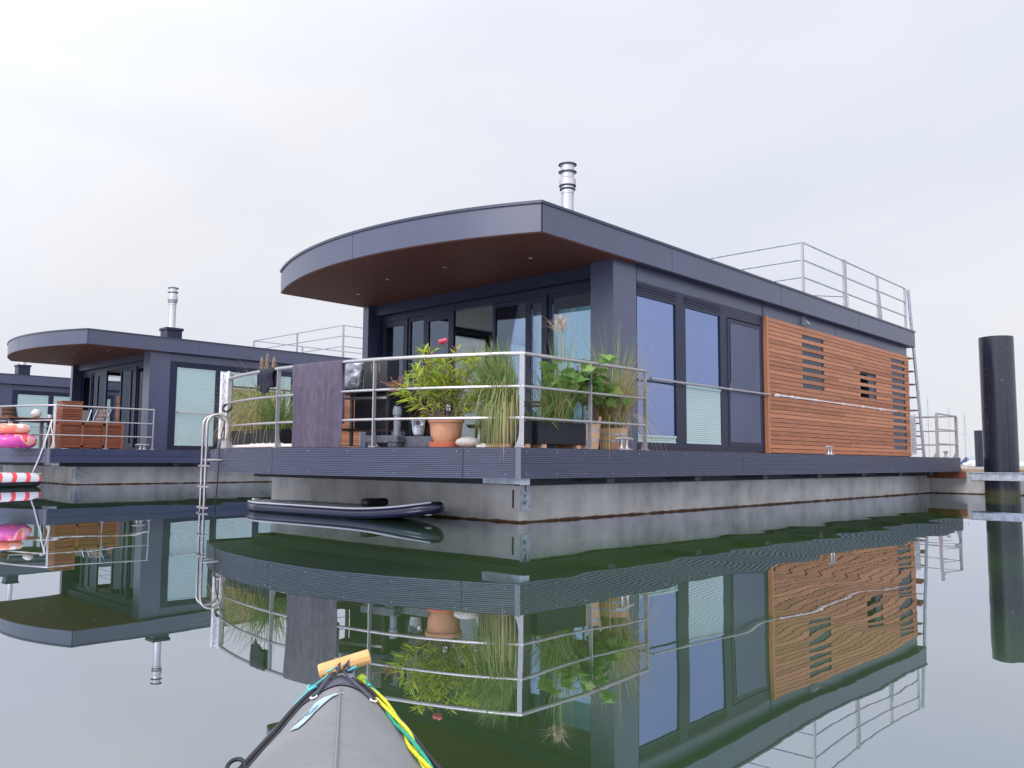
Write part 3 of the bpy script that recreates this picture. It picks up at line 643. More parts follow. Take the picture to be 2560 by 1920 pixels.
    for dz, rr in ((1.0, .02), (.65, .015), (.315, .015)):
        q = MB(); q.tube([(14.2, .05, ZD + dz), (15.70, .05, ZD + dz)], rr, 8); q.tube([(15.70, .05, ZD + dz), (15.70, 6.4, ZD + dz)], rr, 8); P(q, 'rail_tube', 'steel')
    # roof terrace rail
    zt0 = RZ1; zz = (4.83, 4.50, 4.17)
    for (x, y, w_) in ((8.5, .62, .05), (10.5, .62, .13), (12.35, .62, .06), (14.12, .62, .06), (8.5, 5.95, .05), (10.5, 5.95, .05), (12.35, 5.95, .05), (14.12, 5.95, .05), (8.5, 3.2, .05)):
        MB().box(x - w_ / 2, x + w_ / 2, y - .02, y + .02, zt0, 4.83 + (.03 if w_ > .1 else -.01)).build('roof_rail_post', MT['post'], root)
    for z_ in zz:
        q = MB(); q.tube([(8.5, 5.95, z_), (8.5, .62, z_), (14.14, .62, z_)], .016, 7); q.tube([(8.5, 5.95, z_), (14.14, 5.95, z_)], .016, 7); P(q, 'roof_rail_tube', 'galv')
    q = MB()
    for z_ in (4.52, 4.20): q.tube([(11.2, 2.6, z_), (12.7, 1.4, z_)], .014, 6)
    q.tube([(12.7, 1.4, 3.8), (12.7, 1.4, 4.52)], .014, 6); q.tube([(12.2, 1.8, 3.8), (12.2, 1.8, 4.52)], .012, 6); P(q, 'stair_guard', 'steel')
    chimney(root)
    return root

main_boat = boat('dark grey houseboat with curved roof overhang and larch slat side, potted plants on its deck', (0, 0, 0), 1.0, True)

# ------------------------------------------------------------------ other houseboats
nb = boat('grey houseboat moored next to the plant-filled one, with pink swim rings on its deck', (1.101, 16.909, 0), 1.09, False)
third = copy_tree(nb); third.location = (1.62, 32.35, 0)
third['label'] = 'farthest grey houseboat, only roof, chimney and blinds showing behind the neighbouring one'

# ------------------------------------------------------------------ jetty, piles, things at the right
def jetty(x0, x1, y0, y1, label, zt=.55):
    r = thing('jetty', label, 'jetty', (x0, (y0 + y1) / 2, 0))
    h = (y1 - y0) / 2; w = x1 - x0
    MB().box(0, w, -h, h, -.6, zt).build('concrete_body', MT['jetty'], r, bevel=.02)
    m = MB(); m.box(.0, .14, -h, h, zt + .001, zt + .05); m.box(w - .14, w, -h, h, zt + .001, zt + .05); m.build('edge_timber', MT['barrel'], r)
    return r
jetty(15.98, 18.4, -34, 60, 'concrete floating jetty with timber edging behind the row of houseboats')
f = MB().box(0, .16, 0, 1.6, .37, .54).build('fender_beam', MT['teak'], None, loc=(15.72, -.08, 0), bevel=.01)
tag(f, 'reddish timber fender beam under the aft deck corner beside the jetty', 'fender')
jetty(52, 54.2, -40, 70, 'far concrete jetty with pale timber edge and moored sailing boats')

pmat = bpy.data.materials.new('bitumen_steel'); pmat.use_nodes = True
def pile_mat():
    t = pmat.node_tree; b = t.nodes['Principled BSDF']; tc = t.nodes.new('ShaderNodeTexCoord'); mp = t.nodes.new('ShaderNodeMapping'); mp.inputs['Scale'].default_value = (6, 6, .5)
    t.links.new(tc.outputs['Object'], mp.inputs[0]); n = t.nodes.new('ShaderNodeTexNoise'); n.inputs['Scale'].default_value = 1.2; n.inputs['Detail'].default_value = 6; t.links.new(mp.outputs[0], n.inputs['Vector'])
    sx = t.nodes.new('ShaderNodeSeparateXYZ'); t.links.new(tc.outputs['Object'], sx.inputs[0])
    sc = t.nodes.new('ShaderNodeTexNoise'); sc.inputs['Scale'].default_value = 9; sc.inputs['Detail'].default_value = 8; t.links.new(tc.outputs['Object'], sc.inputs['Vector'])
    a = t.nodes.new('ShaderNodeMath'); a.operation = 'MULTIPLY_ADD'; a.inputs[1].default_value = -.30; t.links.new(sc.outputs[0], a.inputs[0]); t.links.new(sx.outputs[2], a.inputs[2])
    r1 = t.nodes.new('ShaderNodeMapRange'); r1.inputs[1].default_value = -.06; r1.inputs[2].default_value = .06; t.links.new(a.outputs[0], r1.inputs[0])
    mi = t.nodes.new('ShaderNodeMix'); mi.data_type = 'RGBA'; t.links.new(r1.outputs[0], mi.inputs[0]); mi.inputs[6].default_value = (.045, .040, .020, 1)
    t.links.new(ramp(t, n.outputs[0], [(.3, (.005, .006, .014)), (.7, (.014, .016, .032))]), mi.inputs[7])
    sr = t.nodes.new('ShaderNodeMapRange'); sr.inputs[1].default_value = .66; sr.inputs[2].default_value = .70; t.links.new(sc.outputs[0], sr.inputs[0])
    m5 = t.nodes.new('ShaderNodeMix'); m5.data_type = 'RGBA'; t.links.new(sr.outputs[0], m5.inputs[0]); t.links.new(mi.outputs[2], m5.inputs[6]); m5.inputs[7].default_value = (.07, .065, .07, 1); t.links.new(m5.outputs[2], b.inputs['Base Color'])
    m = t.nodes.new('ShaderNodeMapRange'); m.inputs[3].default_value = .16; m.inputs[4].default_value = .30; t.links.new(n.outputs[0], m.inputs[0]); t.links.new(m.outputs[0], b.inputs['Roughness'])
pile_mat()
def pile(x, y, r, z1, label, bracket=True, name='mooring_pile', grp=None):
    p = thing(name, label, 'mooring pile', (x, y, 0), 0, grp)
    MB().lathe([(r, -2), (r, z1), (r - .012, z1 + .004), (r - .014, z1 - .05), (r - .3 * r, z1 - .05)], (0, 0, 0), 48).build('steel_tube', pmat, p, smooth='auto')
    if bracket:
        b = MB(); xf = -r - .16
        def ibeam(y0, y1, xc):
            b.box(xc - .06, xc + .06, y0, y1, .525, .54); b.box(xc - .06, xc + .06, y0, y1, .36, .375); b.box(xc - .008, xc + .008, y0, y1, .375, .525)
        ibeam(-r - .95, r + .18, xf)
        for yy in (-r - .12, r + .12):
            b.box(xf + .06, 1.05, yy - .05, yy + .05, .37, .53)
        b.box(xf + .0, xf + .35, r - .02, r + .16, .335, .36); b.box(xf + .0, xf + .35, -r - .8, -r - .55, .335, .36)
        b.build('guide_bracket', MT['galv'], p)
    return p
pile(14.98, -1.05, .352, 3.60, 'tall black steel mooring pile in a galvanised guide frame beside the houseboat')
pile(50.9, 8.12, .42, 2.75, 'distant dark mooring pile half hidden behind the big black one', True)

def sail_boat(loc, rz, label, h=9.0, hull=(.7, .7, .72), cover=True):
    r = thing('sailing_boat', label, 'sailing boat', loc, rz)
    m = MB(); vs = []; secs = [(-3.2, .75, .55), (-2, 1.05, .6), (0, 1.2, .65), (2, .8, .75), (3.6, .03, .9)]
    for (x, w, z) in secs: vs += [(x, -w, z), (x, -w * .75, 0), (x, 0, -.35), (x, w * .75, 0), (x, w, z)]
    fs = [(i * 5 + j, i * 5 + j + 1, (i + 1) * 5 + j + 1, (i + 1) * 5 + j) for i in range(4) for j in range(4)] + [(i * 5, (i + 1) * 5, (i + 1) * 5 + 4, i * 5 + 4) for i in range(4)] + [(0, 4, 3, 2, 1)]
    m.add(vs, fs).build('hull', mat('hull_gelcoat', hull, .3, var=.04), r, smooth='auto')
    MB().box(-1.2, 1.6, -.6, .6, .62, .98).build('cabin', MT['white'], r, bevel=.08)
    a = MB(); a.tube([(.8, 0, .9), (.8, 0, h)], [.05, .035], 6); a.tube([(.8, -.6, h * .6), (.8, .6, h * .6)], .015, 5); a.build('mast', MT['ingrey'], r)
    s = MB()
    for p0 in ((-3.1, 0, .7), (3.5, 0, .9), (.7, .9, .7), (.7, -.9, .7)): s.tube([p0, (.8, 0, h)], .009, 4)
    s.build('rigging', MT['ingrey'], r)
    b = MB()
    if cover: b.add([(-3, -.95, .62), (.8, -1.1, .7), (.8, 1.1, .7), (-3, .95, .62), (-2.9, 0, 1.25), (.8, 0, 1.95)], [(0, 1, 5, 4), (3, 4, 5, 2), (0, 4, 3), (1, 2, 5)])
    else: b.tube([(.7, 0, 1.35), (-2.6, 0, 1.3)], .12, 8)
    b.build('boom_cover', mat('blue_canvas', (.035, .05, .14), .8), r)
    return r
def far(u, t): return (-6.49 + u[0] * t, -5.94 + u[1] * t, 0)
sail_boat(far((.9676, .2523), 165), .35, 'small sailing boat under a dark blue canvas cover beside the far jetty', 9.6)
sail_boat(far((.9638, .2666), 175), .25, 'sailing boat whose thin mast rises between the two aft rail posts', 11.0, cover=False)
sail_boat(far((.9583, .2858), 160), .25, 'sailing boat just right of the roof stair, only its tall mast showing', 12.0, cover=False)
def motor_boat():
    r = thing('motor_boat', 'white motor boat moored left of the distant dark pile', 'motor boat', far((.9696, .2449), 95), 0.5)
    m = MB(); vs = []
    for (x, w, z) in ((-2.4, .9, .6), (0, 1.05, .65), (1.4, .8, .75), (2.6, .05, .9)): vs += [(x, -w, z), (x, -w * .7, 0), (x, 0, -.3), (x, w * .7, 0), (x, w, z)]
    m.add(vs, [(i * 5 + j, i * 5 + j + 1, (i + 1) * 5 + j + 1, (i + 1) * 5 + j) for i in range(3) for j in range(4)] + [(i * 5, (i + 1) * 5, (i + 1) * 5 + 4, i * 5 + 4) for i in range(3)] + [(0, 4, 3, 2, 1)]).build('hull', MT['white'], r, smooth='auto')
    MB().box(-.8, .7, -.55, .55, .66, 1.05).build('cockpit', MT['white'], r, bevel=.1)
    MB().add([(.5, -.6, 1.0), (.5, .6, 1.0), (.15, .5, 1.42), (.15, -.5, 1.42)], [(0, 1, 2, 3)]).build('windscreen', MT['frontglass'], r)
motor_boat()
def far_house():
    r = thing('waterside_house', 'flat roofed grey waterside house with balcony, right of the big black pile', 'house', (50.0, -1.0, 0))
    MB().box(0, 9, 0, 6.4, -.3, .9).build('pontoon', MT['jetty'], r)
    MB().box(.6, 8.4, .5, 5.9, .9, 3.5).build('wall', MT['frame'], r)
    MB().box(.2, 8.8, .1, 6.3, 3.5, 3.85).build('roof_deck', MT['clad'], r)
    w = MB().box(.57, .60, 3.6, 5.2, 1.5, 2.9).build('window', MT['white'], r); MB().box(.55, .57, 3.7, 5.1, 1.58, 2.82).build('pane', MT['blind'], w)
    MB().box(.57, .60, .9, 2.6, 1.5, 2.9).build('window', MT['white'], r)
    q = MB()
    for z in (4.2, 4.55, 4.9): q.tube([(.3, .2, z), (.3, 6.2, z)], .02, 5); q.tube([(.3, 6.2, z), (8.7, 6.2, z)], .02, 5)
    for y in (.2, 2.2, 4.2, 6.2): q.tube([(.3, y, 3.85), (.3, y, 4.9)], .02, 5)
    q.build('balcony_rail', MT['steel'], r)
    m = MB(); m.prism([(3.0, .6), (7.5, .6), (7.5, 5.6), (3.0, 5.6)], 3.86, 5.0); m.add([(2.6, .2, 5.0), (8, .2, 5.0), (8, 6.0, 5.0), (2.6, 6.0, 5.0), (5.2, 3, 6.6)], [(0, 1, 4), (1, 2, 4), (2, 3, 4), (3, 0, 4)])
    m.build('upper_storey', MT['white'], r)
far_house()
k = MB(); k.ball((0, 0, 0), 1.5, .32, .22, 14, 8)
k = k.build('colourful_canoe', leafmat('multicolour_paint', [(0.2, (.05, .2, .6)), (.45, (.6, .06, .08)), (.6, (.7, .45, .05)), (.8, (.05, .35, .5))], .4, 0, 1.2), None, smooth=True, loc=(52.6, 4.2, .85)); k.rotation_euler = (0, 0, 1.57)
tag(k, 'multicoloured canoe lying on the far jetty in front of the waterside house', 'canoe')

# ------------------------------------------------------------------ things on the deck of the main boat
R = random.Random(11)
def blade(mb, base, ang, lean, length, w, droop, segs=7, rnd=R, tw=0.0, out=1.0):
    """arching grass blade"""
    p = Vector(base); pts = []; d = Vector((cos(ang) * sin(lean), sin(ang) * sin(lean), cos(lean)))
    for i in range(segs + 1):
        pts.append(p.copy()); t = i / segs
        d = (d + Vector((cos(ang) * droop * .25 * out, sin(ang) * droop * .25 * out, -droop * (0.25 + t) * .5))).normalized(); p = p + d * length / segs
    ws = [w * (0.7 + .3 * min(1, i / 2)) * (1 - (i / segs) ** 2.2) + .0006 for i in range(segs + 1)]
    sd_ = Vector((-sin(ang + tw), cos(ang + tw), 0.15))
    mb.ribbon(pts, ws, sd_)
    return pts

def planter(name, label, loc, sx, sy, sz, foot=.05, rz=0, grp=None):
    r = thing(name, label, 'planter', loc, rz, grp)
    t = .02; m = MB(); m.box(-sx / 2, sx / 2, -sy / 2, -sy / 2 + t, foot, sz); m.box(-sx / 2, sx / 2, sy / 2 - t, sy / 2, foot, sz)
    m.box(-sx / 2, -sx / 2 + t, -sy / 2 + t, sy / 2 - t, foot, sz); m.box(sx / 2 - t, sx / 2, -sy / 2 + t, sy / 2 - t, foot, sz); m.box(-sx / 2 + t, sx / 2 - t, -sy / 2 + t, sy / 2 - t, foot, foot + .02)
    m.build('trough', MT['blackplastic'], r, bevel=.004)
    MB().box(-sx / 2 + t, sx / 2 - t, -sy / 2 + t, sy / 2 - t, foot + .02, sz - .04).build('soil', MT['soil'], r)
    for q in ((-1, 1) if foot > .02 else ()):
        MB().box(q * sx * .36 - .04, q * sx * .36 + .04, -sy / 2 + .01, sy / 2 - .01, 0, foot).build('foot', MT['barrel'], r)
    return r

def grass(r, cx, cy, z, n, hmin, hmax, spread, lean, droop, w, m, name='grass_blades', rnd=R, bias=(0, 0), out=1.0, segs=7, left=False):
    mb = MB()
    for i in range(n):
        a = rnd.uniform(0, 2 * pi); q = spread * sqrt(rnd.random())
        ln = abs(rnd.gauss(0, lean)); h = rnd.uniform(hmin, hmax); a2 = a + rnd.uniform(-.7, .7)
        if left and (cos(a2) > .1 or sin(a2) < -.75): a2 = pi - a2 if sin(a2) > -.75 else a2 + 1.9
        if left and cos(a2) > .3: a2 = pi - a2
        blade(mb, (cx + q * cos(a) * (1 + bias[0]), cy + q * sin(a) * (1 + bias[1]), z), a2, ln, h, w * rnd.uniform(.6, 1.3), droop * rnd.uniform(.3, 1.7), segs, rnd, rnd.uniform(-.6, .6), out)
    return mb.build(name, m, r)

# left bow planter with tall grass and plumes
pl = planter('planter_box', 'long black planter with tall feathery grass behind the navy swimwear on the rail', (.02, 4.95, ZD), .42, 1.5, .27, .02)
# (turned along the bow line)
pl.rotation_euler = (0, 0, -.12)
for yy in (-.55, -.1, .4):
    grass(pl, 0, yy, .22, 170, .45, 1.0, .14, .30, .32, .010, MT['grass_dk'] if yy < -.4 else MT['grass'])
grass(pl, 0, .1, .22, 320, .8, 1.35, .3, .25, .95, .006, MT['drygrass'], 'dry_blades', out=.4, segs=12)
pm = MB(); st = MB(); rp = random.Random(4)
for (yy, h, a) in ((.42, 1.0, .1), (.30, 1.13, .0), (.22, 1.18, .05), (-.12, 1.10, .0)):
    top = Vector((.02 + a, yy, h)); st.tube([(0, yy * .9, .22), top], .004, 5)
    for k in range(170):
        t = rp.random(); p = top + Vector((0, 0, (t - .1) * .22)); an = rp.uniform(0, 2 * pi); rr = .042 * sin(pi * min(1, t * .9 + .08)); e = p + Vector((cos(an) * rr, sin(an) * rr, .045))
        pm.ribbon([p, e], [.016, .003])
st.build('plume_stalk', MT['bark'], pl); pm.build('plume', MT['plume'], pl)

# printed privacy screen on the far side rail
def privacy_screen():
    m = bpy.data.materials.new('printed_foliage_screen'); m.use_nodes = True; t = m.node_tree; b = t.nodes['Principled BSDF']; b.inputs['Roughness'].default_value = .5
    tc = t.nodes.new('ShaderNodeTexCoord'); mp = t.nodes.new('ShaderNodeMapping'); mp.inputs['Scale'].default_value = (2.2, 1, 5); mp.inputs['Rotation'].default_value = (0, .9, 0); t.links.new(tc.outputs['Object'], mp.inputs[0])
    n = t.nodes.new('ShaderNodeTexNoise'); n.inputs['Scale'].default_value = 2.2; n.inputs['Detail'].default_value = 5; n.inputs['Distortion'].default_value = 1.4; t.links.new(mp.outputs[0], n.inputs['Vector'])
    t.links.new(ramp(t, n.outputs[0], [(.32, (.07, .16, .03)), (.44, (.22, .30, .08)), (.52, (.50, .48, .26)), (.60, (.34, .22, .11)), (.70, (.16, .34, .08))]), b.inputs['Base Color'])
    r = thing('privacy_screen', 'printed leaf-pattern privacy screen on the left deck rail behind the tall grass', 'privacy screen', (.10, 6.42, ZD))
    MB().box(0, 1.05, 0, .008, .12, .97).build('printed_sheet', m, r)
    q = MB(); q.tube([(-.02, 0, 1.0), (2.7, 0, 1.0)], .018, 8); q.tube([(-.02, 0, .10), (2.7, 0, .10)], .012, 6)
    q.build('rail', MT['steel'], r)
    for x in (-.03, 1.1, 2.7): MB().box(x - .02, x + .02, -.008, .004, 0, 1.02).build('post', MT['post'], r)
privacy_screen()

# white gangway panel standing at the opening in the rail
def gangway():
    r = thing('folded_gangway', 'weathered white folded gangway standing upright beside the swimming ladder', 'gangway', (-.16, 5.86, ZD), .3)
    m = MB(); m.box(-.02, .02, -.09, -.045, .15, 1.17); m.box(-.02, .02, .045, .09, .15, 1.17)
    m.box(-.012, .010, -.045, .045, .17, 1.15)
    m.build('panel', MT['aluwhite'], r, bevel=.004)
    MB().box(.03, .055, -.10, .10, 0, 1.12).build('post', MT['post'], r)
    c = MB(); p = [(-.035, .0 + .012 * sin(i * 1.3), 1.12 - i * .03) for i in range(32)]
    for i in range(0, 31): c.tube([p[i], p[i + 1]], .006 if i % 2 else .009, 5)
    c.build('chain', MT['galv'], r)
gangway()

# black cord tied round the rail post, hanging into the water
c = MB(); px, py = deck_x(5.22, .1), 5.22
for k in range(2): c.tube([(px - .02 + (.05 + .008 * k) * cos(t * .5), py + .01 + (.075) * sin(t * .5), ZD + .58 + .06 * sin(t * .5 + .6 + .5 * k)) for t in range(13)], .012, 6)
c.tube([(px - .02, py - .02, ZD + .53), (px - .06, py - .03, ZD + .40), (px - .11, py - .03, ZD + .2), (px - .135, py - .03, ZD - .05), (px - .14, py - .02, ZD - .5), (px - .15, py, ZD - .75), (px - .15, py, -.3)], .008, 6)
tag(c.build('black_cord', MT['rubber'], None, smooth=True), 'black cord looped on the end rail post and hanging down into the water', 'cord')

# swimming ladder
def ladder():
    r = thing('swimming_ladder', 'stainless swimming ladder with hooked handrails at the left end of the bow', 'ladder', (-.74, 5.30, 0), radians(-18))
    # local +x points towards the deck, local y along the bow
    for yy in (-.15, .17):
        pts = [(0, yy, -.7), (0, yy, 1.20)] + [(.14 - .14 * cos(a), yy, 1.20 + .14 * sin(a)) for a in [pi * i / 10 for i in range(1, 10)]] + [(.28, yy, 1.18), (.28, yy, .98)]
        q = MB().tube(pts, .019, 10); q.build('handrail', MT['steel'], r, smooth=True)
        MB().tube([(0, yy, .70), (.34, yy, .70)], .018, 8).build('bracket', MT['steel'], r)
    for z in (.62, .33, .04, -.25): MB().box(-.045, .045, -.20, .22, z - .012, z + .012).build('step', MT['steel'], r, bevel=.004)
ladder()

# white tube and folded sheet along the deck edge
w = MB(); w.tube([(deck_x(y, .17), y, ZD + .028) for y in (5.2, 4.9, 4.5, 4.1, 3.7, 3.3, 2.4)], .022, 8)
w.m = 1; w.tube([(deck_x(5.2, .17) - .0, 5.2, ZD + .028), (deck_x(5.24, .17), 5.28, ZD + .028)], .026, 8)
tag(w.build('white_tube', [MT['white'], MT['rubber']], None, smooth=True), 'white tube with a black end cap lying along the edge of the bow', 'tube')
w = MB(); vs = []; nn = 26
for i in range(nn + 1):
    y = 4.75 - 1.0 * i / nn
    for j in range(4): vs.append((deck_x(y, .22 + .09 * j), y, ZD + .03 + .045 * abs(sin(i * .55 + j)) * (1 if 0 < j < 3 else .1)))
w.add(vs, [(4 * i + j, 4 * i + j + 1, 4 * i + 5 + j, 4 * i + 4 + j) for i in range(nn) for j in range(3)])
tag(w.build('crumpled_sheet', MT['white'], None, smooth=True), 'crumpled white plastic sheet lying on the bow in front of the long black planter', 'plastic sheet')

# towel and black cloth on the rail
def hung_cloth(name, y0, y1, front, back, m, label, cat, folds=5, amp=.02, shape=None, seed=1, thick=.008):
    rnd = random.Random(seed); nx, zt = 90, ZD + 1.0; ph = [rnd.uniform(0, 6) for _ in range(5)]; vs = []
    prof = [(-1, k / 16) for k in range(16, -1, -1)] + [(0, a) for a in (0.25, .5, .75)] + [(1, k / 26) for k in range(27)]
    for i in range(nx + 1):
        u = i / nx; y = y0 + (y1 - y0) * u; x = deck_x(y, .1)
        for (sd_, t) in prof:
            fr_ = front * (shape(u) if shape else 1.0)
            if sd_ == 0: a = pi * t; q = .026 * cos(a); z = zt + .026 * sin(a) + .002
            else:
                L_ = fr_ if sd_ == 1 else back; z = zt - L_ * t; f = min(1, t * 3)
                q = (.026 * (-sd_)) + (-sd_) * amp * f * (1.25 - abs(sin(u * folds * 3.4 + ph[0] + .5 * t)) ** .6 - .45 * abs(sin(u * folds * 7.3 + ph[1] - .8 * t)) ** .7 + .25 * sin(u * folds * 17 + ph[2]))
                q += (-sd_) * .01 * t
            shrink = 1 - .03 * t * (sd_ == 1)
            vs.append((x + q, y0 + (y1 - y0) * (.5 + (u - .5) * shrink) + .01 * sin(t * 5 + ph[3]), z))
    k = len(prof); m_ = MB().add(vs, [(i * k + j, i * k + j + 1, (i + 1) * k + j + 1, (i + 1) * k + j) for i in range(nx) for j in range(k - 1)])
    o = m_.build(name, m, None, smooth=True); s = o.modifiers.new('thickness', 'SOLIDIFY'); s.thickness = thick
    return tag(o, label, cat)
hung_cloth('bath_towel', 3.12, 2.20, 1.055, .72, MT['towel'], 'purple bath towel hanging over the bow rail', 'towel', 3, .045)
hung_cloth('swim_shorts', 3.95, 3.56, .27, .22, MT['navycloth'], 'small dark navy swimwear drying on the bow rail left of the towel', 'swimwear', 2, .05, lambda u: .75 + .35 * sin(u * 3.1) + .08 * sin(u * 19), 5)

# outdoor kitchen: black bench, box, bag, grill
def kitchen():
    r = thing('grill_cart', 'black outdoor kitchen cart with side shelves behind the purple towel', 'grill cart', (.12, 2.66, ZD), .35)
    m = MB()
    for (x, y) in ((-.25, -.40), (-.25, .45), (.25, -.40), (.25, .45)): m.box(x - .018, x + .018, y - .018, y + .018, .03, .70)
    m.box(-.24, .24, -.40, .45, .22, .245); m.build('leg_frame', MT['black'], r)
    MB().box(-.30, .30, -.48, .50, .70, .745).build('worktop', MT['frame'], r, bevel=.005)
    MB().box(-.22, .24, -.38, .10, .25, .69).build('cupboard', MT['blackplastic'], r, bevel=.005)
    MB().box(-.32, -.30, -.42, .46, .60, .63).build('towel_bar', MT['steel'], r)
    w_ = MB()
    for y in (.42,): w_.tube([(-.27, y - .02, .035), (-.27, y + .02, .035)], .035, 12)
    w_.build('castor', MT['rubber'], r)
kitchen()
m = MB(); m.box(-.15, .15, -.17, .17, 0, .38); b_ = m.build('tall_black_box', MT['black'], None, loc=(.10, 2.43, ZD + .747), bevel=.012); b_.rotation_euler = (0, 0, .35)
tag(b_, 'upright black box with slots standing on the outdoor kitchen cart', 'box')
sl = MB()
for y in (-.06, .05): sl.box(-.1535, -.1505, y, y + .006, .20, .30)
sl.build('slot', MT['ingrey'], b_)
m = MB(); rb = random.Random(2); vs = []
for j in range(11):
    t = j / 10
    for i in range(14):
        a = 2 * pi * i / 14; wx = .05 + .02 * sin(t * 3); wy = .13 + .02 * t
        vs.append((wx * cos(a) * (1 + rb.uniform(-.25, .25)), (wy * sin(a)) * (1 + rb.uniform(-.08, .08)) + .03 * (1 - t), t * .36))
m.add(vs, [(j * 14 + i, j * 14 + (i + 1) % 14, (j + 1) * 14 + (i + 1) % 14, (j + 1) * 14 + i) for j in range(10) for i in range(14)] + [tuple(range(13, -1, -1)), tuple(140 + i for i in range(14))])
o = m.build('foil_bag', mat('grey_foil', (.26, .27, .31), .28, metal=.5, var=.4, scale=12, bump=.8, bscale=18), None, smooth=True, loc=(-.02, 2.82, ZD + .747)); o.rotation_euler = (0, 0, .35)
tag(o, 'crumpled grey foil bag standing beside the upright black box', 'bag')
g = thing('kettle_grill', 'dark round kettle grill behind the oleander, close to the terrace doors', 'grill', (.95, 2.75, ZD))
MB().lathe([(.05, .42), (.22, .47), (.29, .58), (.30, .70)], (0, 0, 0), 24).build('bowl', MT['black'], g, smooth='auto')
MB().lathe([(.30, .705), (.29, .80), (.22, .91), (.08, .965), (.01, .97)], (0, 0, 0), 24).build('lid', mat('gloss_navy_enamel', (.012, .02, .045), .15), g, smooth='auto')
for a in (0, 2.1, 4.2): MB().tube([(.16 * cos(a), .16 * sin(a), .46), (.30 * cos(a), .30 * sin(a), 0)], .014, 6).build('leg', MT['black'], g)

# dark trough, stone basin, lantern glass, pipe
o = MB().box(-.10, .10, -.34, .34, 0, .125).build('slate_trough', mat('slate_resin', (.065, .07, .095), .6, var=.3, scale=18, bump=.5, bscale=40), None, loc=(deck_x(1.45, .36), 1.45, ZD), bevel=.01); o.rotation_euler = (0, 0, .20)
tag(o, 'low slate-grey trough on the deck edge carrying the candle glass', 'trough')
o = MB().add([], []); mb = MB(); vs = []
prof_ = [(-.26, .0), (-.20, -.01), (-.10, .0), (-.09, .03), (.06, .03), (.07, .0), (.18, 0), (.24, .02)]
mb.box(-.055, .055, -.23, -.10, 0, .05); mb.box(-.055, .055, .06, .21, 0, .05); mb.box(-.06, .06, -.25, .25, .05, .135)
o = mb.build('rough_stone_block', mat('rough_dark_stone', (.06, .065, .085), .8, var=.45, scale=22, bump=1.0, bscale=30), None, loc=(deck_x(1.72, .20), 1.68, ZD), bevel=.014); o.rotation_euler = (0, 0, .18)
tag(o, 'rough dark stone block with a notch, standing in front of the slate-grey trough', 'stone block')
cg = thing('candle_glass', 'large clear glass with a white candle on the slate-grey trough', 'candle glass', (deck_x(1.36, .34), 1.36, ZD + .126))
MB().lathe([(.088, 0), (.094, .01), (.118, .21), (.113, .21), (.088, .018), (.001, .016)], (0, 0, 0), 28).build('glass', MT['clear'], cg, smooth='auto')
MB().lathe([(.083, .02), (.098, .10), (.06, .122), (.02, .128), (.001, .128)], (0, 0, 0), 28).build('candle', MT['white'], cg, smooth='auto')
MB().lathe([(.026, 0), (.026, .003)], (0, 0, 0), 18).build('label_sticker', MT['black'], cg, loc=(-.078, -.078, .150)).rotation_euler = (radians(84), 0, radians(-45))
o = MB().lathe([(.042, 0), (.042, .40), (.055, .40), (.055, .47), (.045, .475), (.045, .50)], (0, 0, 0), 20).build('grey_pipe', mat('grey_pvc', (.20, .22, .27), .45), None, smooth='auto', loc=(.0, 1.985, ZD))
tag(o, 'short upright grey plastic pipe with a cap behind the slate-grey trough', 'pipe')

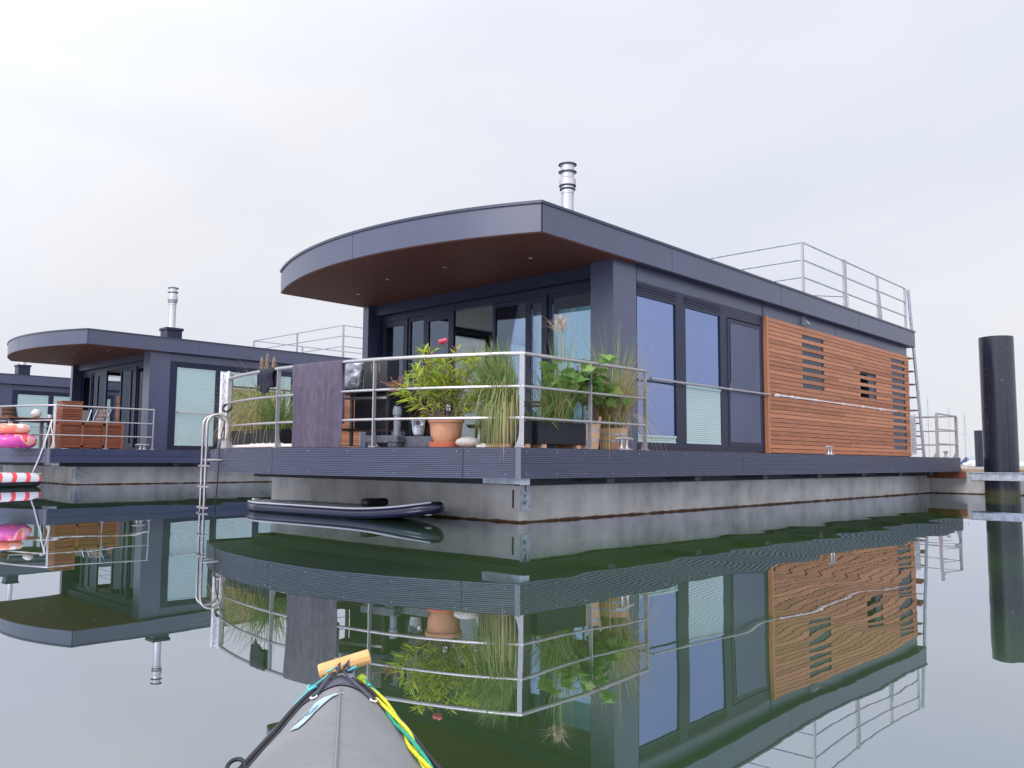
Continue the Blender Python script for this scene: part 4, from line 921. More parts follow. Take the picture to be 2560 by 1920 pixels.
# oleander in terracotta pot
def lance(mb, p, d, L_, w):
    d = Vector(d).normalized(); s_ = d.cross(Vector((R.uniform(-1, 1), R.uniform(-1, 1), 1))).normalized()
    pts = [Vector(p) + d * (L_ * t) + Vector((0, 0, -.18 * L_ * t * t)) for t in (0, .3, .62, 1)]
    mb.ribbon(pts, [w * .25, w, w * .8, .001], s_)
def oleander():
    X, Y = deck_x(1.04, .36), 1.04
    r = thing('potted_oleander', 'oleander with yellow-green leaves and one pink flower in a terracotta pot', 'potted plant', (X, Y, ZD))
    MB().lathe([(.14, 0), (.185, .005), (.20, .055), (.195, .06), (.18, .012)], (0, 0, 0), 32).build('saucer', MT['saucer'], r, smooth='auto')
    MB().lathe([(.13, .03), (.150, .05), (.172, .14), (.186, .27), (.186, .275), (.200, .28), (.204, .305), (.198, .325), (.182, .325), (.175, .29), (.15, .28), (.01, .28)], (0, 0, 0), 40).build('terracotta_pot', MT['terracotta'], r, smooth='auto')
    MB().lathe([(.178, .285), (.10, .295), (.01, .30)], (0, 0, 0), 20).build('soil', MT['soil'], r)
    st = MB(); lf = MB(); sd_ = MB(); fl = MB(); rt_ = Vector((.681, -.732, 0)); rn = random.Random(21)
    tips = []
    for i in range(52):
        u = -1 + 2 * (i + .5) / 52 + rn.uniform(-.1, .1); back = rn.uniform(-.22, .22)
        hz_ = u * (.50 if u > 0 else .56); top = .62 + .28 * (1 - abs(u)) ** .6 + rn.uniform(-.22, .20)
        if abs(u) > .75: top = rn.uniform(.50, .78)
        e = rt_ * hz_ + Vector((-rt_.y, rt_.x, 0)) * back * 1.0 + Vector((0, 0, top + .05))
        b0 = Vector((rn.uniform(-.05, .05), rn.uniform(-.05, .05), .29)); mid = b0 * .4 + e * .6 + Vector((0, 0, -.10 * abs(u) - .02))
        pts = [b0 * (1 - t) ** 2 + mid * 2 * t * (1 - t) + e * t * t for t in [k / 7 for k in range(8)]]
        st.tube(pts, [.008 - .0055 * k / 7 for k in range(8)], 5); tips.append((pts, e))
        for k in range(2, 8):
            dr = (pts[k] - pts[k - 1]).normalized()
            for q in range(5 if k < 7 else 9):
                if k < 4 and rn.random() < .6: continue
                a = rn.uniform(0, 2 * pi); o_ = dr.orthogonal().normalized(); o_.rotate(Matrix.Rotation(a, 3, dr))
                lance(lf, pts[k] + dr * rn.uniform(-.03, .03), dr * rn.uniform(.25, 1.0) + o_ * rn.uniform(.5, 1.0), rn.uniform(.085, .175), rn.uniform(.015, .026))
        if rn.random() < .35:
            for q in range(6):
                a = e + Vector((rn.uniform(-.03, .03), rn.uniform(-.03, .03), rn.uniform(.03, .09))); sd_.tube([e, a], .0022, 4); sd_.ball(a, .006, .006, .009, 5, 4)
    fp = Vector((.085, .045, 1.09)) * 1.0; fp = rt_ * -.05 + Vector((0, 0, 1.20))
    st.tube([(0, 0, .3), fp * .6 + Vector((0, 0, .25)), fp], .004, 5)
    for cc, s in ((fp, 1.35), (fp + rt_ * -.12 + Vector((0, 0, -.14)), .5)):
        fl = MB()
        for q in range(9):
            a = q * 2.4; d = Vector((cos(a), sin(a), .35 + .3 * (q % 3))); fl.ball(cc + Vector((d.x, d.y, d.z * 1.4 - .9)) * .022 * s, .020 * s, .020 * s, .017 * s, 7, 5, .15)
        fl.build('flower', MT['flower'], r, smooth=True)
    for q in range(26):
        a = rt_ * rn.uniform(-.68, -.44) + Vector((rn.uniform(-.1, .05), 0, rn.uniform(.62, .74))); b0 = a + Vector((rn.uniform(-.05, .05), rn.uniform(-.05, .05), rn.uniform(-.01, .08))); sd_.tube([rt_ * -.42 + Vector((0, 0, .62)), a, b0], .0035, 4); sd_.ball(b0, .008, .008, .011, 5, 4)
    st.build('branches', MT['bark'], r); lf.build('leaves', MT['leaf_ole'], r); sd_.build('seed_stalk', MT['redstem'], r)
oleander()

# pebble, white cloth, low table, solar globe
o = MB().ball((0, 0, .055), .09, .14, .058, 20, 12, .03).build('pebble', mat('speckled_granite', (.42, .38, .37), .85, var=.45, scale=70, bump=.4, bscale=90), None, smooth=True, loc=(deck_x(.66, .22), .68, ZD)); o.rotation_euler = (0, 0, .75 + pi)
tag(o, 'large speckled round pebble lying at the deck edge right of the terracotta pot', 'stone')
mb = MB(); vs = []; nn = 12; rb = random.Random(8)
for i in range(nn + 1):
    for j in range(7):
        t = i / nn; vs.append((.02 * sin(j * 1.7) + .012 * rb.uniform(-1, 1) - .12 * (1 - t) ** 2 + .1, (.13 - .10 * t) * (j / 6 - .5) * 1.4 + .03 * t, .20 * t))
mb.add(vs, [(i * 7 + j, i * 7 + j + 1, i * 7 + 8 + j, i * 7 + 7 + j) for i in range(nn) for j in range(6)])
o = mb.build('white_cloth', MT['white'], None, smooth=True, loc=(.02, .52, ZD)); o.rotation_euler = (0, 0, .8); sm = o.modifiers.new('t', 'SOLIDIFY'); sm.thickness = .008
tag(o, 'crumpled white cloth at the deck edge between the round pebble and the lemongrass', 'cloth')
t_ = thing('folding_table', 'low black folding table on the deck behind the terracotta pot', 'table', (1.15, 1.35, ZD), .75)
MB().box(-.28, .28, -.42, .42, .27, .295).build('table_top', MT['black'], t_, bevel=.005)
for q in (-1, 1): MB().beam((-.2, .34 * q, 0), (.2, .30 * q, .27), .02, .02).build('leg', MT['black'], t_); MB().beam((.2, .34 * q, 0), (-.2, .30 * q, .27), .02, .02).build('leg', MT['black'], t_)
mb = MB(); mb.box(-.06, .06, -.09, .09, 0, .02); mb.box(-.04, .07, -.06, .1, .02, .03)
o = mb.build('magazines', MT['white'], None, loc=(1.02, 1.06, ZD + .296)); tag(o, 'small stack of white papers on the low black folding table', 'papers')
sg_ = thing('solar_globe', 'clear glass garden globe on a stake in the terracotta pot with the oleander', 'garden light', (deck_x(1.04, .36) - .10, .90, ZD + .28))
MB().ball((0, 0, .16), .042, .042, .055, 16, 10).build('globe', MT['clear'], sg_, smooth=True); MB().lathe([(.02, .09), (.026, .12)], (0, 0, 0), 12).build('collar', MT['black'], sg_); MB().tube([(0, 0, .0), (0, 0, .10)], .006, 6).build('stake', MT['black'], sg_)

# lemongrass planter and long black planter along the right side
pa = planter('planter_box', 'black planter with overhanging lemongrass just left of the corner post', (.24, .40, ZD), .46, .36, .29, .045)
grass(pa, -.04, -.02, .26, 480, .55, 1.0, .12, .09, .30, .009, MT['grass'], out=.8, left=True)
grass(pa, -.06, -.06, .26, 330, .65, 1.05, .11, .07, 1.7, .008, MT['grass'], 'arching_blades', out=.02, segs=14, left=True)
grass(pa, -.07, -.10, .26, 260, .5, .9, .11, .10, 2.2, .007, MT['drygrass'], 'drooping_blades', out=.02, segs=14, left=True)
grass(pa, -.04, 0, .26, 240, .45, .95, .11, .12, .25, .011, MT['grass_dk'], 'green_blades', left=True)
pb = planter('planter_box', 'long plain black planter just right of the corner post, with tall reed grass', (.93, .34, ZD), .86, .34, .30, .045)
grass(pb, -.25, 0, .26, 120, .25, .48, .12, .5, .6, .010, MT['grass_dk'], 'short_blades')
grass(pb, .15, 0, .26, 230, .45, .85, .15, .16, .22, .010, MT['grass_dk'])
grass(pb, .1, 0, .26, 110, .5, .95, .15, .3, .5, .006, MT['drygrass'], 'dry_blades')
grass(pb, .20, .02, .26, 36, 1.0, 1.25, .05, .08, .08, .008, MT['grass'], 'tall_stalk')
pm = MB(); st = MB()
for (dx, dy, h) in ((.10, .02, 1.42), (.28, .06, 1.44), (.19, 0, 1.50)):
    top = Vector((dx, dy, h)); st.tube([(dx * .8, dy, .26), top], .0035, 5)
    for k in range(22):
        a = rp.uniform(0, 2 * pi); blade(pm, top + Vector((0, 0, rp.uniform(-.08, .03))), a, rp.uniform(.2, 1.15), rp.uniform(.14, .26), .011, rp.uniform(.1, .6), 5)
for (dx, h) in ((.30, 1.22), (.33, 1.15)): st.tube([(dx, 0, .26), (dx, .01, h)], .003, 5)
st.build('stalk', MT['grass'], pb); pm.build('seed_fan', MT['plume'], pb)

def tub(name, label, loc, r0, r1, h, ear):
    t = thing(name, label, 'planter tub', loc, .4)
    st = MB(); n = 18
    for i in range(n):
        a0 = 2 * pi * i / n + .006; a1 = 2 * pi * (i + 1) / n - .006; hh = h + (.09 if i in ear else 0); vs = []
        k_ = hh / h
        for (rr, z) in ((r0, 0), (r0 + (r1 - r0) * k_, hh)):
            for a in (a0, a1): vs += [(rr * cos(a), rr * sin(a), z), ((rr - .018) * cos(a), (rr - .018) * sin(a), z)]
        st.add(vs, [(0, 2, 6, 4), (1, 5, 7, 3), (4, 6, 7, 5), (0, 4, 5, 1), (2, 3, 7, 6), (0, 1, 3, 2)])
    st.build('staves', MT['barrel'], t)
    for z in (.10, h - .085): q = (r0 + (r1 - r0) * z / h); q2 = (r0 + (r1 - r0) * (z + .022) / h); MB().lathe([(q + .001, z), (q + .003, z), (q2 + .003, z + .022), (q2 + .001, z + .022)], (0, 0, 0), 36, caps=False).build('hoop', MT['galv'], t, smooth='auto')
    MB().lathe([(r1 - .03, h - .05), (.01, h - .035)], (0, 0, 0), 18, caps=False).build('soil', MT['soil'], t)
    return t
def fig():
    t = tub('wooden_tub', 'pale wooden tub with a large-leaved fig tree behind the middle side post', (1.50, .32, ZD), .178, .208, .30, (13, 4))
    st = MB(); lf = MB(); rn = random.Random(31); top = Vector((.0, 0, .62))
    st.tube([(-.03, 0, .26), (-.01, 0, .45), top], [.017, .014, .012], 8)
    ends = []
    for i in range(22):
        a = rn.uniform(0, 2 * pi); q = rn.uniform(.15, .66); z = rn.uniform(.60, 1.10); sx = 1.0 if cos(a) < 0 else .9
        e = Vector((q * cos(a) * sx, q * sin(a) * .75, z)); b0 = Vector((0, 0, rn.uniform(.48, .62))); m_ = (b0 + e) / 2 + Vector((0, 0, .05)); st.tube([b0, m_, e], [.008, .006, .004], 6); ends.append((b0, m_, e))
    outline = [(0, 0), (.25, -.05), (.42, .18), (.36, .34), (.52, .48), (.40, .60), (.22, .62), (.16, .82), (0, 1.0)]
    for (b0, m_, e) in ends:
        for k in range(12):
            p = b0.lerp(e, rn.uniform(.35, 1.05)) + Vector((0, 0, .02)); a = rn.uniform(0, 2 * pi); d = Vector((cos(a), sin(a), rn.uniform(-.9, .5))).normalized(); s_ = d.cross(Vector((rn.uniform(-.8, .8), rn.uniform(-.8, .8), 1))).normalized(); nrm = s_.cross(d)
            L_ = rn.uniform(.11, .20); p2 = p + d * .05; st.tube([p, p2], .0025, 4)
            vs = []
            for (w_, l_) in outline: vs.append(p2 + d * l_ * L_ + s_ * w_ * L_ + nrm * (-.10 * l_ * l_ * L_ + .22 * abs(w_) * L_))
            for (w_, l_) in outline[1:-1]: vs.append(p2 + d * l_ * L_ - s_ * w_ * L_ + nrm * (-.10 * l_ * l_ * L_ + .22 * abs(w_) * L_))
            for l_ in (.25, .5, .75): vs.append(p2 + d * l_ * L_ - nrm * .10 * l_ * l_ * L_)
            # right half strip: outline 0..8 ; left 9..15 ; spine 16..18
            fs = [(0, 1, 2, 16), (16, 2, 3), (16, 3, 4, 17), (17, 4, 5), (17, 5, 6, 18), (18, 6, 7), (18, 7, 8), (0, 16, 10, 9), (16, 11, 10), (16, 17, 12, 11), (17, 13, 12), (17, 18, 14, 13), (18, 15, 14), (18, 8, 15)]
            lf.add(vs, fs)
    st.build('trunk', MT['bark'], t, smooth=True); lf.build('leaves', MT['leaf_fig'], t, smooth=True)
    sb = MB()
    for i in range(12): a = rn.uniform(0, 6.3); q = rn.uniform(.03, .14); sb.ball((q * cos(a), q * sin(a), .285), .035, .03, .022, 8, 6, .1)
    sb.build('cover_stones', mat('pale_pebbles', (.42, .37, .32), .9, var=.3, scale=20), t, smooth=True)
fig()
t = tub('wooden_tub', 'pale wooden tub with tall dry straw-coloured grass next to the wall corner', (2.13, .335, ZD), .165, .19, .27, (13, 4))
grass(t, 0, .02, .22, 420, .7, 1.35, .11, .20, .42, .0075, MT['drygrass'], 'dry_blades')
grass(t, 0, .02, .22, 150, .8, 1.55, .09, .14, .16, .007, MT['grass'], 'tall_blades')
grass(t, .02, .02, .22, 170, .7, 1.2, .09, .20, .9, .006, MT['drygrass'], 'drooping_blades', out=.5, segs=12)
bt = thing('plastic_bottle', 'clear plastic bottle stuck neck down in the wooden tub with dry grass', 'bottle', (2.02, .22, ZD + .24))
MB().lathe([(.012, 0), (.014, .04), (.038, .09), (.040, .13), (.036, .14), (.040, .15), (.040, .24), (.034, .26), (.038, .27), (.036, .30), (.001, .305)], (0, 0, 0), 18).build('bottle_body', MT['clear'], bt, smooth='auto')

# grey armchair with cushion behind the plants
t = thing('garden_armchair', 'grey cushioned garden armchair behind the long black planter', 'armchair', (2.02, 1.45, ZD), .9)
cush = mat('grey_cushion', (.25, .25, .28), .9, var=.12, scale=5, bump=.4, bscale=12)
MB().box(-.33, .33, -.33, .33, .26, .44).build('seat_cushion', cush, t, bevel=.05)
o = MB().box(-.36, .36, .26, .42, .36, .92).build('back_cushion', cush, t, bevel=.06); o.rotation_euler = (-.15, 0, 0)
fm = MB()
for x in (-.38, .38): fm.box(x - .02, x + .02, -.36, -.32, 0, .60); fm.box(x - .02, x + .02, .32, .36, 0, .70); fm.box(x - .025, x + .025, -.38, .36, .60, .63)
fm.box(-.36, .36, -.34, .36, .22, .25); fm.build('frame', MT['black'], t)

# mooring cleats
def cleat(x, y, label, rz=0, z=ZD, s=1.0, parent_scale=1.0):
    m = MB(); 
    for q in (-.055, .055):
        m.lathe([(.030, .012), (.022, .03), (.016, .06), (.018, .10), (.022, .125)], (q, 0, 0), 12)
    m.tube([(-.19, 0, .130), (-.15, 0, .138), (-.06, 0, .142), (.06, 0, .142), (.15, 0, .138), (.19, 0, .130)], [.012, .018, .020, .020, .018, .012], 10)
    m.box(-.13, .13, -.035, .035, 0, .014)
    for q in (-.11, .11): m.lathe([(.011, .014), (.011, .024), (.007, .028)], (q, 0, 0), 8)
    o = m.build('mooring_cleat', MT['flue'], None, smooth='auto', loc=(x, y, z)); o.rotation_euler = (0, 0, rz); o.scale = (s,) * 3
    return tag(o, label, 'mooring cleat')
cleat(1.99, .075, 'steel mooring cleat in front of the wooden tubs at the deck edge')
cleat(8.25, .10, 'steel mooring cleat at the foot of the slatted wall')
cleat(15.05, .12, 'steel mooring cleat inside the aft deck rail')
cleat(1.101 + 2.18 * 1.09, 16.909 + .14, 'steel mooring cleat at the foot of the neighbouring houseboat rail', 0, ZD * 1.09)

# telescopic pole on the larch wall
m = MB(); m.tube([(7.0, .49, 1.865), (8.6, .49, 1.868)], .015, 8); m.tube([(8.6, .49, 1.868), (12.93, .50, 1.87)], .011, 8); m.tube([(7.0, .49, 1.865), (7.12, .49, 1.865)], .026, 8)
for x in (7.6, 8.6, 9.9, 10.9, 11.9): m.tube([(x, .49, 1.868), (x + .06, .49, 1.868)], .023, 8)
for x in (7.9, 12.2): m.box(x, x + .03, .49, .56, 1.85, 1.89)
tag(m.build('telescopic_pole', MT['aluwhite'], None, smooth='auto'), 'long white telescopic pole hung horizontally on the slatted wall', 'pole')

# ------------------------------------------------------------------ paddle board under the bow
def sup():
    # local y runs tail (0) to nose (3.35)
    r = thing('paddle_board', 'dark blue and grey inflatable paddle board floating under the bow', 'paddle board', (.0, 5.22, 0), radians(183.4))
    navy = mat('board_rail_navy', (.014, .018, .045), .20, var=.05); grey = mat('deck_pad_grey', (.36, .40, .48), .75, var=.1, scale=20, bump=.3, bscale=200); lt = mat('board_white', (.55, .57, .62), .4, var=.05)
    L_ = 3.80; n = 110; k = 16; rail = MB(); dk = MB(); pad = MB(); bot = MB()
    def hw(t): return .40 * min(1, (t / .16) ** .45 if t < .16 else 1) * (1 - max(0, (t - .45) / .55) ** 3.2) ** .5 + .002
    def zc(t): return .062 + .12 * max(0, (t - .62) / .38) ** 2.2
    T = .068; vs = []
    for i in range(n + 1):
        t = .001 + .9985 * i / n; w = hw(t); z = zc(t)
        for j in range(k):
            a = 2 * pi * j / k; e_ = min(1, max(0, (1 - t) / .022), max(0, t / .014)); Tt = T * sqrt(max(.02, 1 - (1 - e_) ** 2)); cx = max(0, w - T) * (.4 + .6 * min(1, e_ * 1.5)); ca, sa = cos(a), sin(a)
            vs.append(((cx if ca > 0 else -cx) + min(Tt, w) * ca, L_ * t, z + Tt * sa))
    rail.add(vs, [(i * k + j, i * k + (j + 1) % k, (i + 1) * k + (j + 1) % k, (i + 1) * k + j) for i in range(n) for j in range(k)] + [tuple(range(k - 1, -1, -1)), tuple(n * k + j for j in range(k))])
    rail.build('inflated_body', navy, r, smooth=True)
    def sheet(mb, f, ta, tb, dz):
        q = []; m_ = 30
        for i in range(m_ + 1):
            t = ta + (tb - ta) * i / m_; w = max(.004, (hw(t) - T) * f) if f > 0 else .1; z = zc(t) + dz
            if f < 1: w *= min(1, (i / m_ * 7) ** .5, ((m_ - i) / m_ * 7) ** .5) + .001
            q += [(-w, L_ * t, z), (w, L_ * t, z)]
        mb.add(q, [(2 * i, 2 * i + 1, 2 * i + 3, 2 * i + 2) for i in range(m_)])
    sheet(dk, 1.08, .012, .985, T + .0015); dk.build('deck_border', lt, r); sheet(pad, .82, .14, .80, T + .005); pad.build('deck_pad', grey, r)
    st = MB(); q = []
    for i in range(n + 1):
        t = .012 + .97 * i / n; q.append(((hw(t) - T * .45), L_ * t, zc(t) + T * .92))
    for sgn in (1, -1): st.tube([(x * sgn, y, z) for x, y, z in q], .010, 5)
    st.build('rail_stripe', lt, r)
    MB().box(-.25, .13, 2.50, 2.64, .14, .235).build('black_bag', MT['rubber'], r, bevel=.035)
    rg = MB()
    for (x, t) in ((.20, .30), (-.2, .30), (.22, .42), (-.22, .42), (0, .56)): rg.tube([(x + .02 * cos(a), L_ * t + .02 * sin(a), .145 + .012 * sin(a)) for a in [pi * i / 4 for i in range(8)]], .005, 5, closed=True)
    rg.build('ring', MT['steel'], r)
    MB().box(-.05, .05, .03, .09, .13, .155).build('valve', MT['white'], r, bevel=.01)
    MB().box(-.025, .025, 3.56, 3.62, .07, .13).build('nose_eyelet', MT['white'], r)
sup()

# ------------------------------------------------------------------ neighbour's deck things (its deck is at 0.942 m)
NX, NY, NZ, NS = 1.101, 16.909, ZD * 1.09, 1.09
def nl(x, y, z=0): return (NX + x * NS, NY + y * NS, NZ + z)
def bench():
    r = thing('slatted_storage_box', 'long reddish slatted wooden storage box behind the neighbouring rail', 'storage box', nl(.30, .32), 0)
    Lx, Ly, H = 1.62, .62, .68
    f = MB()
    for x in (0, .54, 1.08, 1.56): f.box(x, x + .06, 0, .02, .0, H); f.box(x, x + .06, Ly - .02, Ly, 0, H)
    for y in (.02, Ly - .08): f.box(0, .02, y, y + .06, 0, H); f.box(Lx - .02, Lx, y, y + .06, 0, H)
    f.box(.06, Lx - .06, .0, .02, .04, .10); f.box(.06, Lx - .06, 0, .02, H - .06, H); f.build('frame', MT['teak'], r)
    sl = MB()
    for k in range(9):
        z = .12 + k * .056
        sl.box(.02, Lx - .02, .022, .032, z, z + .038); sl.box(.022, .032, .03, Ly - .03, z, z + .038); sl.box(Lx - .032, Lx - .022, .03, Ly - .03, z, z + .038)
    sl.build('slats', MT['teak'], r)
    MB().box(.04, Lx - .04, .045, Ly - .045, .02, H - .01).build('liner', MT['teak'], r)
    l_ = MB()
    for k in range(7): l_.box(-.01, Lx + .01, k * .09, k * .09 + .082, H, H + .02)
    l_.build('lid', MT['teak'], r)
bench()
c = thing('wooden_crate', 'slatted wooden crate standing on top of the long storage box', 'crate', nl(.38, .42, .702))
m = MB()
for k in range(8): m.box(0, .50, 0, .02, .01 + k * .063, .062 + k * .063); m.box(0, .02, .02, .40, .01 + k * .063, .062 + k * .063); m.box(.48, .5, .02, .4, .01 + k * .063, .062 + k * .063); m.box(0.02, .48, .40, .42, .01 + k * .063, .062 + k * .063)
m.build('slats', MT['teak'], c); m = MB()
for (x, y) in ((.02, .02), (.44, .02), (.02, .36), (.44, .36)): m.box(x, x + .04, y, y + .04, 0, .52)
m.box(.02, .48, .02, .4, .0, .02); m.build('corner_post', MT['teak'], c)
m = MB(); m.box(-.01, .51, -.01, .43, .515, .54); m.build('lid', MT['teak'], c)
def table():
    r = thing('garden_table', 'wooden garden table with grey legs on the neighbouring deck', 'table', nl(-.55, 1.15))
    m = MB()
    for k in range(8): m.box(0, 1.15, k * .11, k * .11 + .10, .78, .805)
    m.build('table_top', MT['teak'], r); m = MB(); m.box(.06, 1.09, .05, .83, .70, .775); m.build('apron', MT['frame'], r)
    for (x, y) in ((.05, .05), (1.02, .05), (.05, .75), (1.02, .75)): MB().box(x, x + .08, y, y + .08, 0, .70).build('leg', MT['ingrey'], r)
table()
tag(MB().ball((0, 0, .115), .125, .125, .12, 18, 12, .03).build('lantern_ball', mat('rope_ball', (.58, .55, .53), .9, var=.35, scale=26, bump=1, bscale=40), None, smooth=True, loc=nl(.10, 1.3, .806)), 'pale round lantern ball on the neighbouring wooden table', 'lantern')
tag(MB().lathe([(.035, 0), (.05, .01), (.055, .10), (.05, .10), (.046, .012), (.001, .012)], (0, 0, 0), 18).build('white_cup', MT['white'], None, smooth='auto', loc=nl(.40, 1.3, .806)), 'white cup at the edge of the neighbouring wooden table', 'cup')
def chair(x, y, rz, label, cush):
    r = thing('deck_chair', label, 'chair', nl(x, y), rz, 'chairs on the neighbouring deck')
    f = MB()
    for q in (-.27, .27):
        f.beam((q, -.28, 0), (q, -.22, .66), .03, .03, (1, 0, 0)); f.beam((q, .26, 0), (q, .10, .44), .03, .03, (1, 0, 0)); f.beam((q, .10, .40), (q, .42, 1.16), .03, .03, (1, 0, 0)); f.beam((q, -.24, .66), (q, .26, .66), .04, .02)
    f.beam((-.27, -.24, .42), (.27, -.24, .42), .03, .03); f.build('frame', MT['galv'], r)
    m = MB(); m.beam((0, -.24, .43), (0, .12, .40), .52, .01); m.beam((0, .12, .40), (0, .42, 1.14), .52, .01, (0, -1, 0)); m.build('seat_fabric', MT['black'], r)
    if cush:
        cm = cush; cc = MB()
        for k in range(6): t = k / 6; cc.ball((0, .10 + .32 * (t + .08), .47 + .70 * (t + .04)), .21, .05, .07, 12, 6)
        cc.build('cushion', cm, r, smooth=True)
brown = mat('brown_cushion', (.13, .065, .05), .85, var=.15)
stripe = bpy.data.materials.new('striped_cushion'); stripe.use_nodes = True
t_ = stripe.node_tree; wv = t_.nodes.new('ShaderNodeTexWave'); wv.bands_direction = 'X'; wv.inputs['Scale'].default_value = 3.2; tcn = t_.nodes.new('ShaderNodeTexCoord'); t_.links.new(tcn.outputs['Object'], wv.inputs['Vector'])
t_.links.new(ramp(t_, wv.outputs['Fac'], [(.2, (.05, .05, .06)), (.45, (.45, .16, .10)), (.6, (.55, .52, .48)), (.8, (.08, .08, .10))]), t_.nodes['Principled BSDF'].inputs['Base Color']); t_.nodes['Principled BSDF'].inputs['Roughness'].default_value = .9
chair(-.12, 2.25, 0.15, 'dark garden chair with brown cushion behind the neighbouring table', brown)
chair(1.55, 1.75, -1.25, 'garden chair with striped cushion tilted beside the slatted crate', stripe)
chair(1.35, 2.45, -1.0, 'plain dark garden chair close to the neighbouring terrace doors', None)
def ring(loc, R0, r0, m, label):
    mb = MB(); n, k = 36, 14; vs = []
    for i in range(n):
        a = 2 * pi * i / n; pr = 1 + .03 * sin(a * 9)
        for j in range(k): b = 2 * pi * j / k; vs.append(((R0 + r0 * pr * cos(b)) * cos(a), (R0 + r0 * pr * cos(b)) * sin(a), r0 + r0 * pr * sin(b) * .98))
    mb.add(vs, [(i * k + j, ((i + 1) % n) * k + j, ((i + 1) % n) * k + (j + 1) % k, i * k + (j + 1) % k) for i in range(n) for j in range(k)])
    return tag(mb.build('swim_ring', m, None, smooth=True, loc=loc), label, 'swim ring', 'swim rings on the neighbouring deck')
def ringmat(name, stops, sc):
    m = bpy.data.materials.new(name); m.use_nodes = True; t = m.node_tree; b = t.nodes['Principled BSDF']; b.inputs['Roughness'].default_value = .22
    tc = t.nodes.new('ShaderNodeTexCoord'); n = t.nodes.new('ShaderNodeTexNoise'); n.inputs['Scale'].default_value = sc; n.inputs['Detail'].default_value = 0; n.inputs['Distortion'].default_value = 1.0; t.links.new(tc.outputs['Object'], n.inputs['Vector'])
    sx = t.nodes.new('ShaderNodeSeparateXYZ'); t.links.new(tc.outputs['Object'], sx.inputs[0]); a = t.nodes.new('ShaderNodeMath'); a.operation = 'MULTIPLY_ADD'; a.inputs[1].default_value = 1.3; t.links.new(sx.outputs[2], a.inputs[0]); t.links.new(n.outputs[0], a.inputs[2])
    o = ramp(t, a.outputs[0], stops); o.node.color_ramp.interpolation = 'CONSTANT'; t.links.new(o, b.inputs['Base Color']); return m
ring(nl(-.52, .62), .30, .175, ringmat('pink_print_vinyl', [(0, (.55, .06, .35)), (.72, (.80, .10, .20)), (.80, (.78, .30, .62)), (.88, (.80, .50, .08)), (.94, (.70, .06, .16))], 3.0), 'magenta patterned swim ring lying at the bottom of the pair')
ring(nl(-.60, .60, .355), .27, .125, ringmat('orange_white_vinyl', [(0, (.85, .20, .14)), (.68, (.86, .42, .34)), (.78, (.86, .74, .72))], 2.5), 'orange and white swim ring lying on top of the magenta one')

# striped towable tube on the water and its rope
def towable():
    d = Vector((-.86, -.30, 0)).normalized(); p0 = Vector((.76, 17.55, .155)); r = thing('towable_tube', 'red and white striped inflatable boat with black underside tied to the neighbouring deck', 'inflatable boat', p0, atan2(d.y, d.x))
    m = bpy.data.materials.new('striped_cover'); m.use_nodes = True; t = m.node_tree; b = t.nodes['Principled BSDF']; b.inputs['Roughness'].default_value = .4
    tc = t.nodes.new('ShaderNodeTexCoord'); w = t.nodes.new('ShaderNodeTexWave'); w.bands_direction = 'X'; w.inputs['Scale'].default_value = .31416 / .34; w.inputs['Phase Offset'].default_value = 1.2; w.inputs['Distortion'].default_value = .3
    mp = t.nodes.new('ShaderNodeMapping'); mp.inputs['Rotation'].default_value = (0, .35, 0); t.links.new(tc.outputs['Object'], mp.inputs[0]); t.links.new(mp.outputs[0], w.inputs['Vector'])
    c_ = ramp(t, w.outputs['Fac'], [(.0, (.62, .63, .66)), (.74, (.62, .63, .66)), (.78, (.75, .06, .08))]); sx = t.nodes.new('ShaderNodeSeparateXYZ'); t.links.new(tc.outputs['Object'], sx.inputs[0])
    g = t.nodes.new('ShaderNodeMath'); g.operation = 'GREATER_THAN'; g.inputs[1].default_value = -.03; t.links.new(sx.outputs[2], g.inputs[0]); mi = t.nodes.new('ShaderNodeMix'); mi.data_type = 'RGBA'; t.links.new(g.outputs[0], mi.inputs[0]); mi.inputs[6].default_value = (.01, .01, .02, 1); t.links.new(c_, mi.inputs[7])
    t.links.new(mi.outputs[2], b.inputs['Base Color'])
    for q, y in enumerate((0, .62)):
        pts = [(x, y, 0) for x in (0, .03, .09, .18, .35, .8, 1.3, 1.8, 2.3, 2.5, 2.6)]; rr = [.05, .10, .14, .17, .185, .19, .19, .19, .18, .13, .05]
        MB().tube(pts, rr, 18).build('side_tube', m, r, smooth=True)
    MB().box(.2, 2.4, .1, .52, -.10, -.02).build('floor_panel', MT['rubber'], r)
    MB().ball((.02, 0, .02), .07, .13, .11, 12, 8).build('red_end_cap', mat('red_vinyl', (.55, .02, .04), .3), r, smooth=True)
towable()
m = MB(); a = Vector(nl(.02, -.03, .72)); b = Vector((.86, 17.25, .33)); k_ = [a.lerp(b, t) + Vector((.0, 0, -.10 * sin(pi * t))) for t in [i / 12 for i in range(13)]]
m.tube(k_, .018, 6); m.tube([a, a + Vector((-.02, 0, -.15)), a + Vector((.02, -.03, -.4)), a + Vector((.06, -.03, -.55)), a + Vector((.1, .0, -.68))], .012, 6)
m.tube([b, b + Vector((.08, -.05, -.03)), b + Vector((.2, -.05, -.02))], .014, 6)
tag(m.build('white_rope', MT['rope_white'], None, smooth=True), 'white rope running from the neighbouring rail post down to the striped inflatable', 'rope')

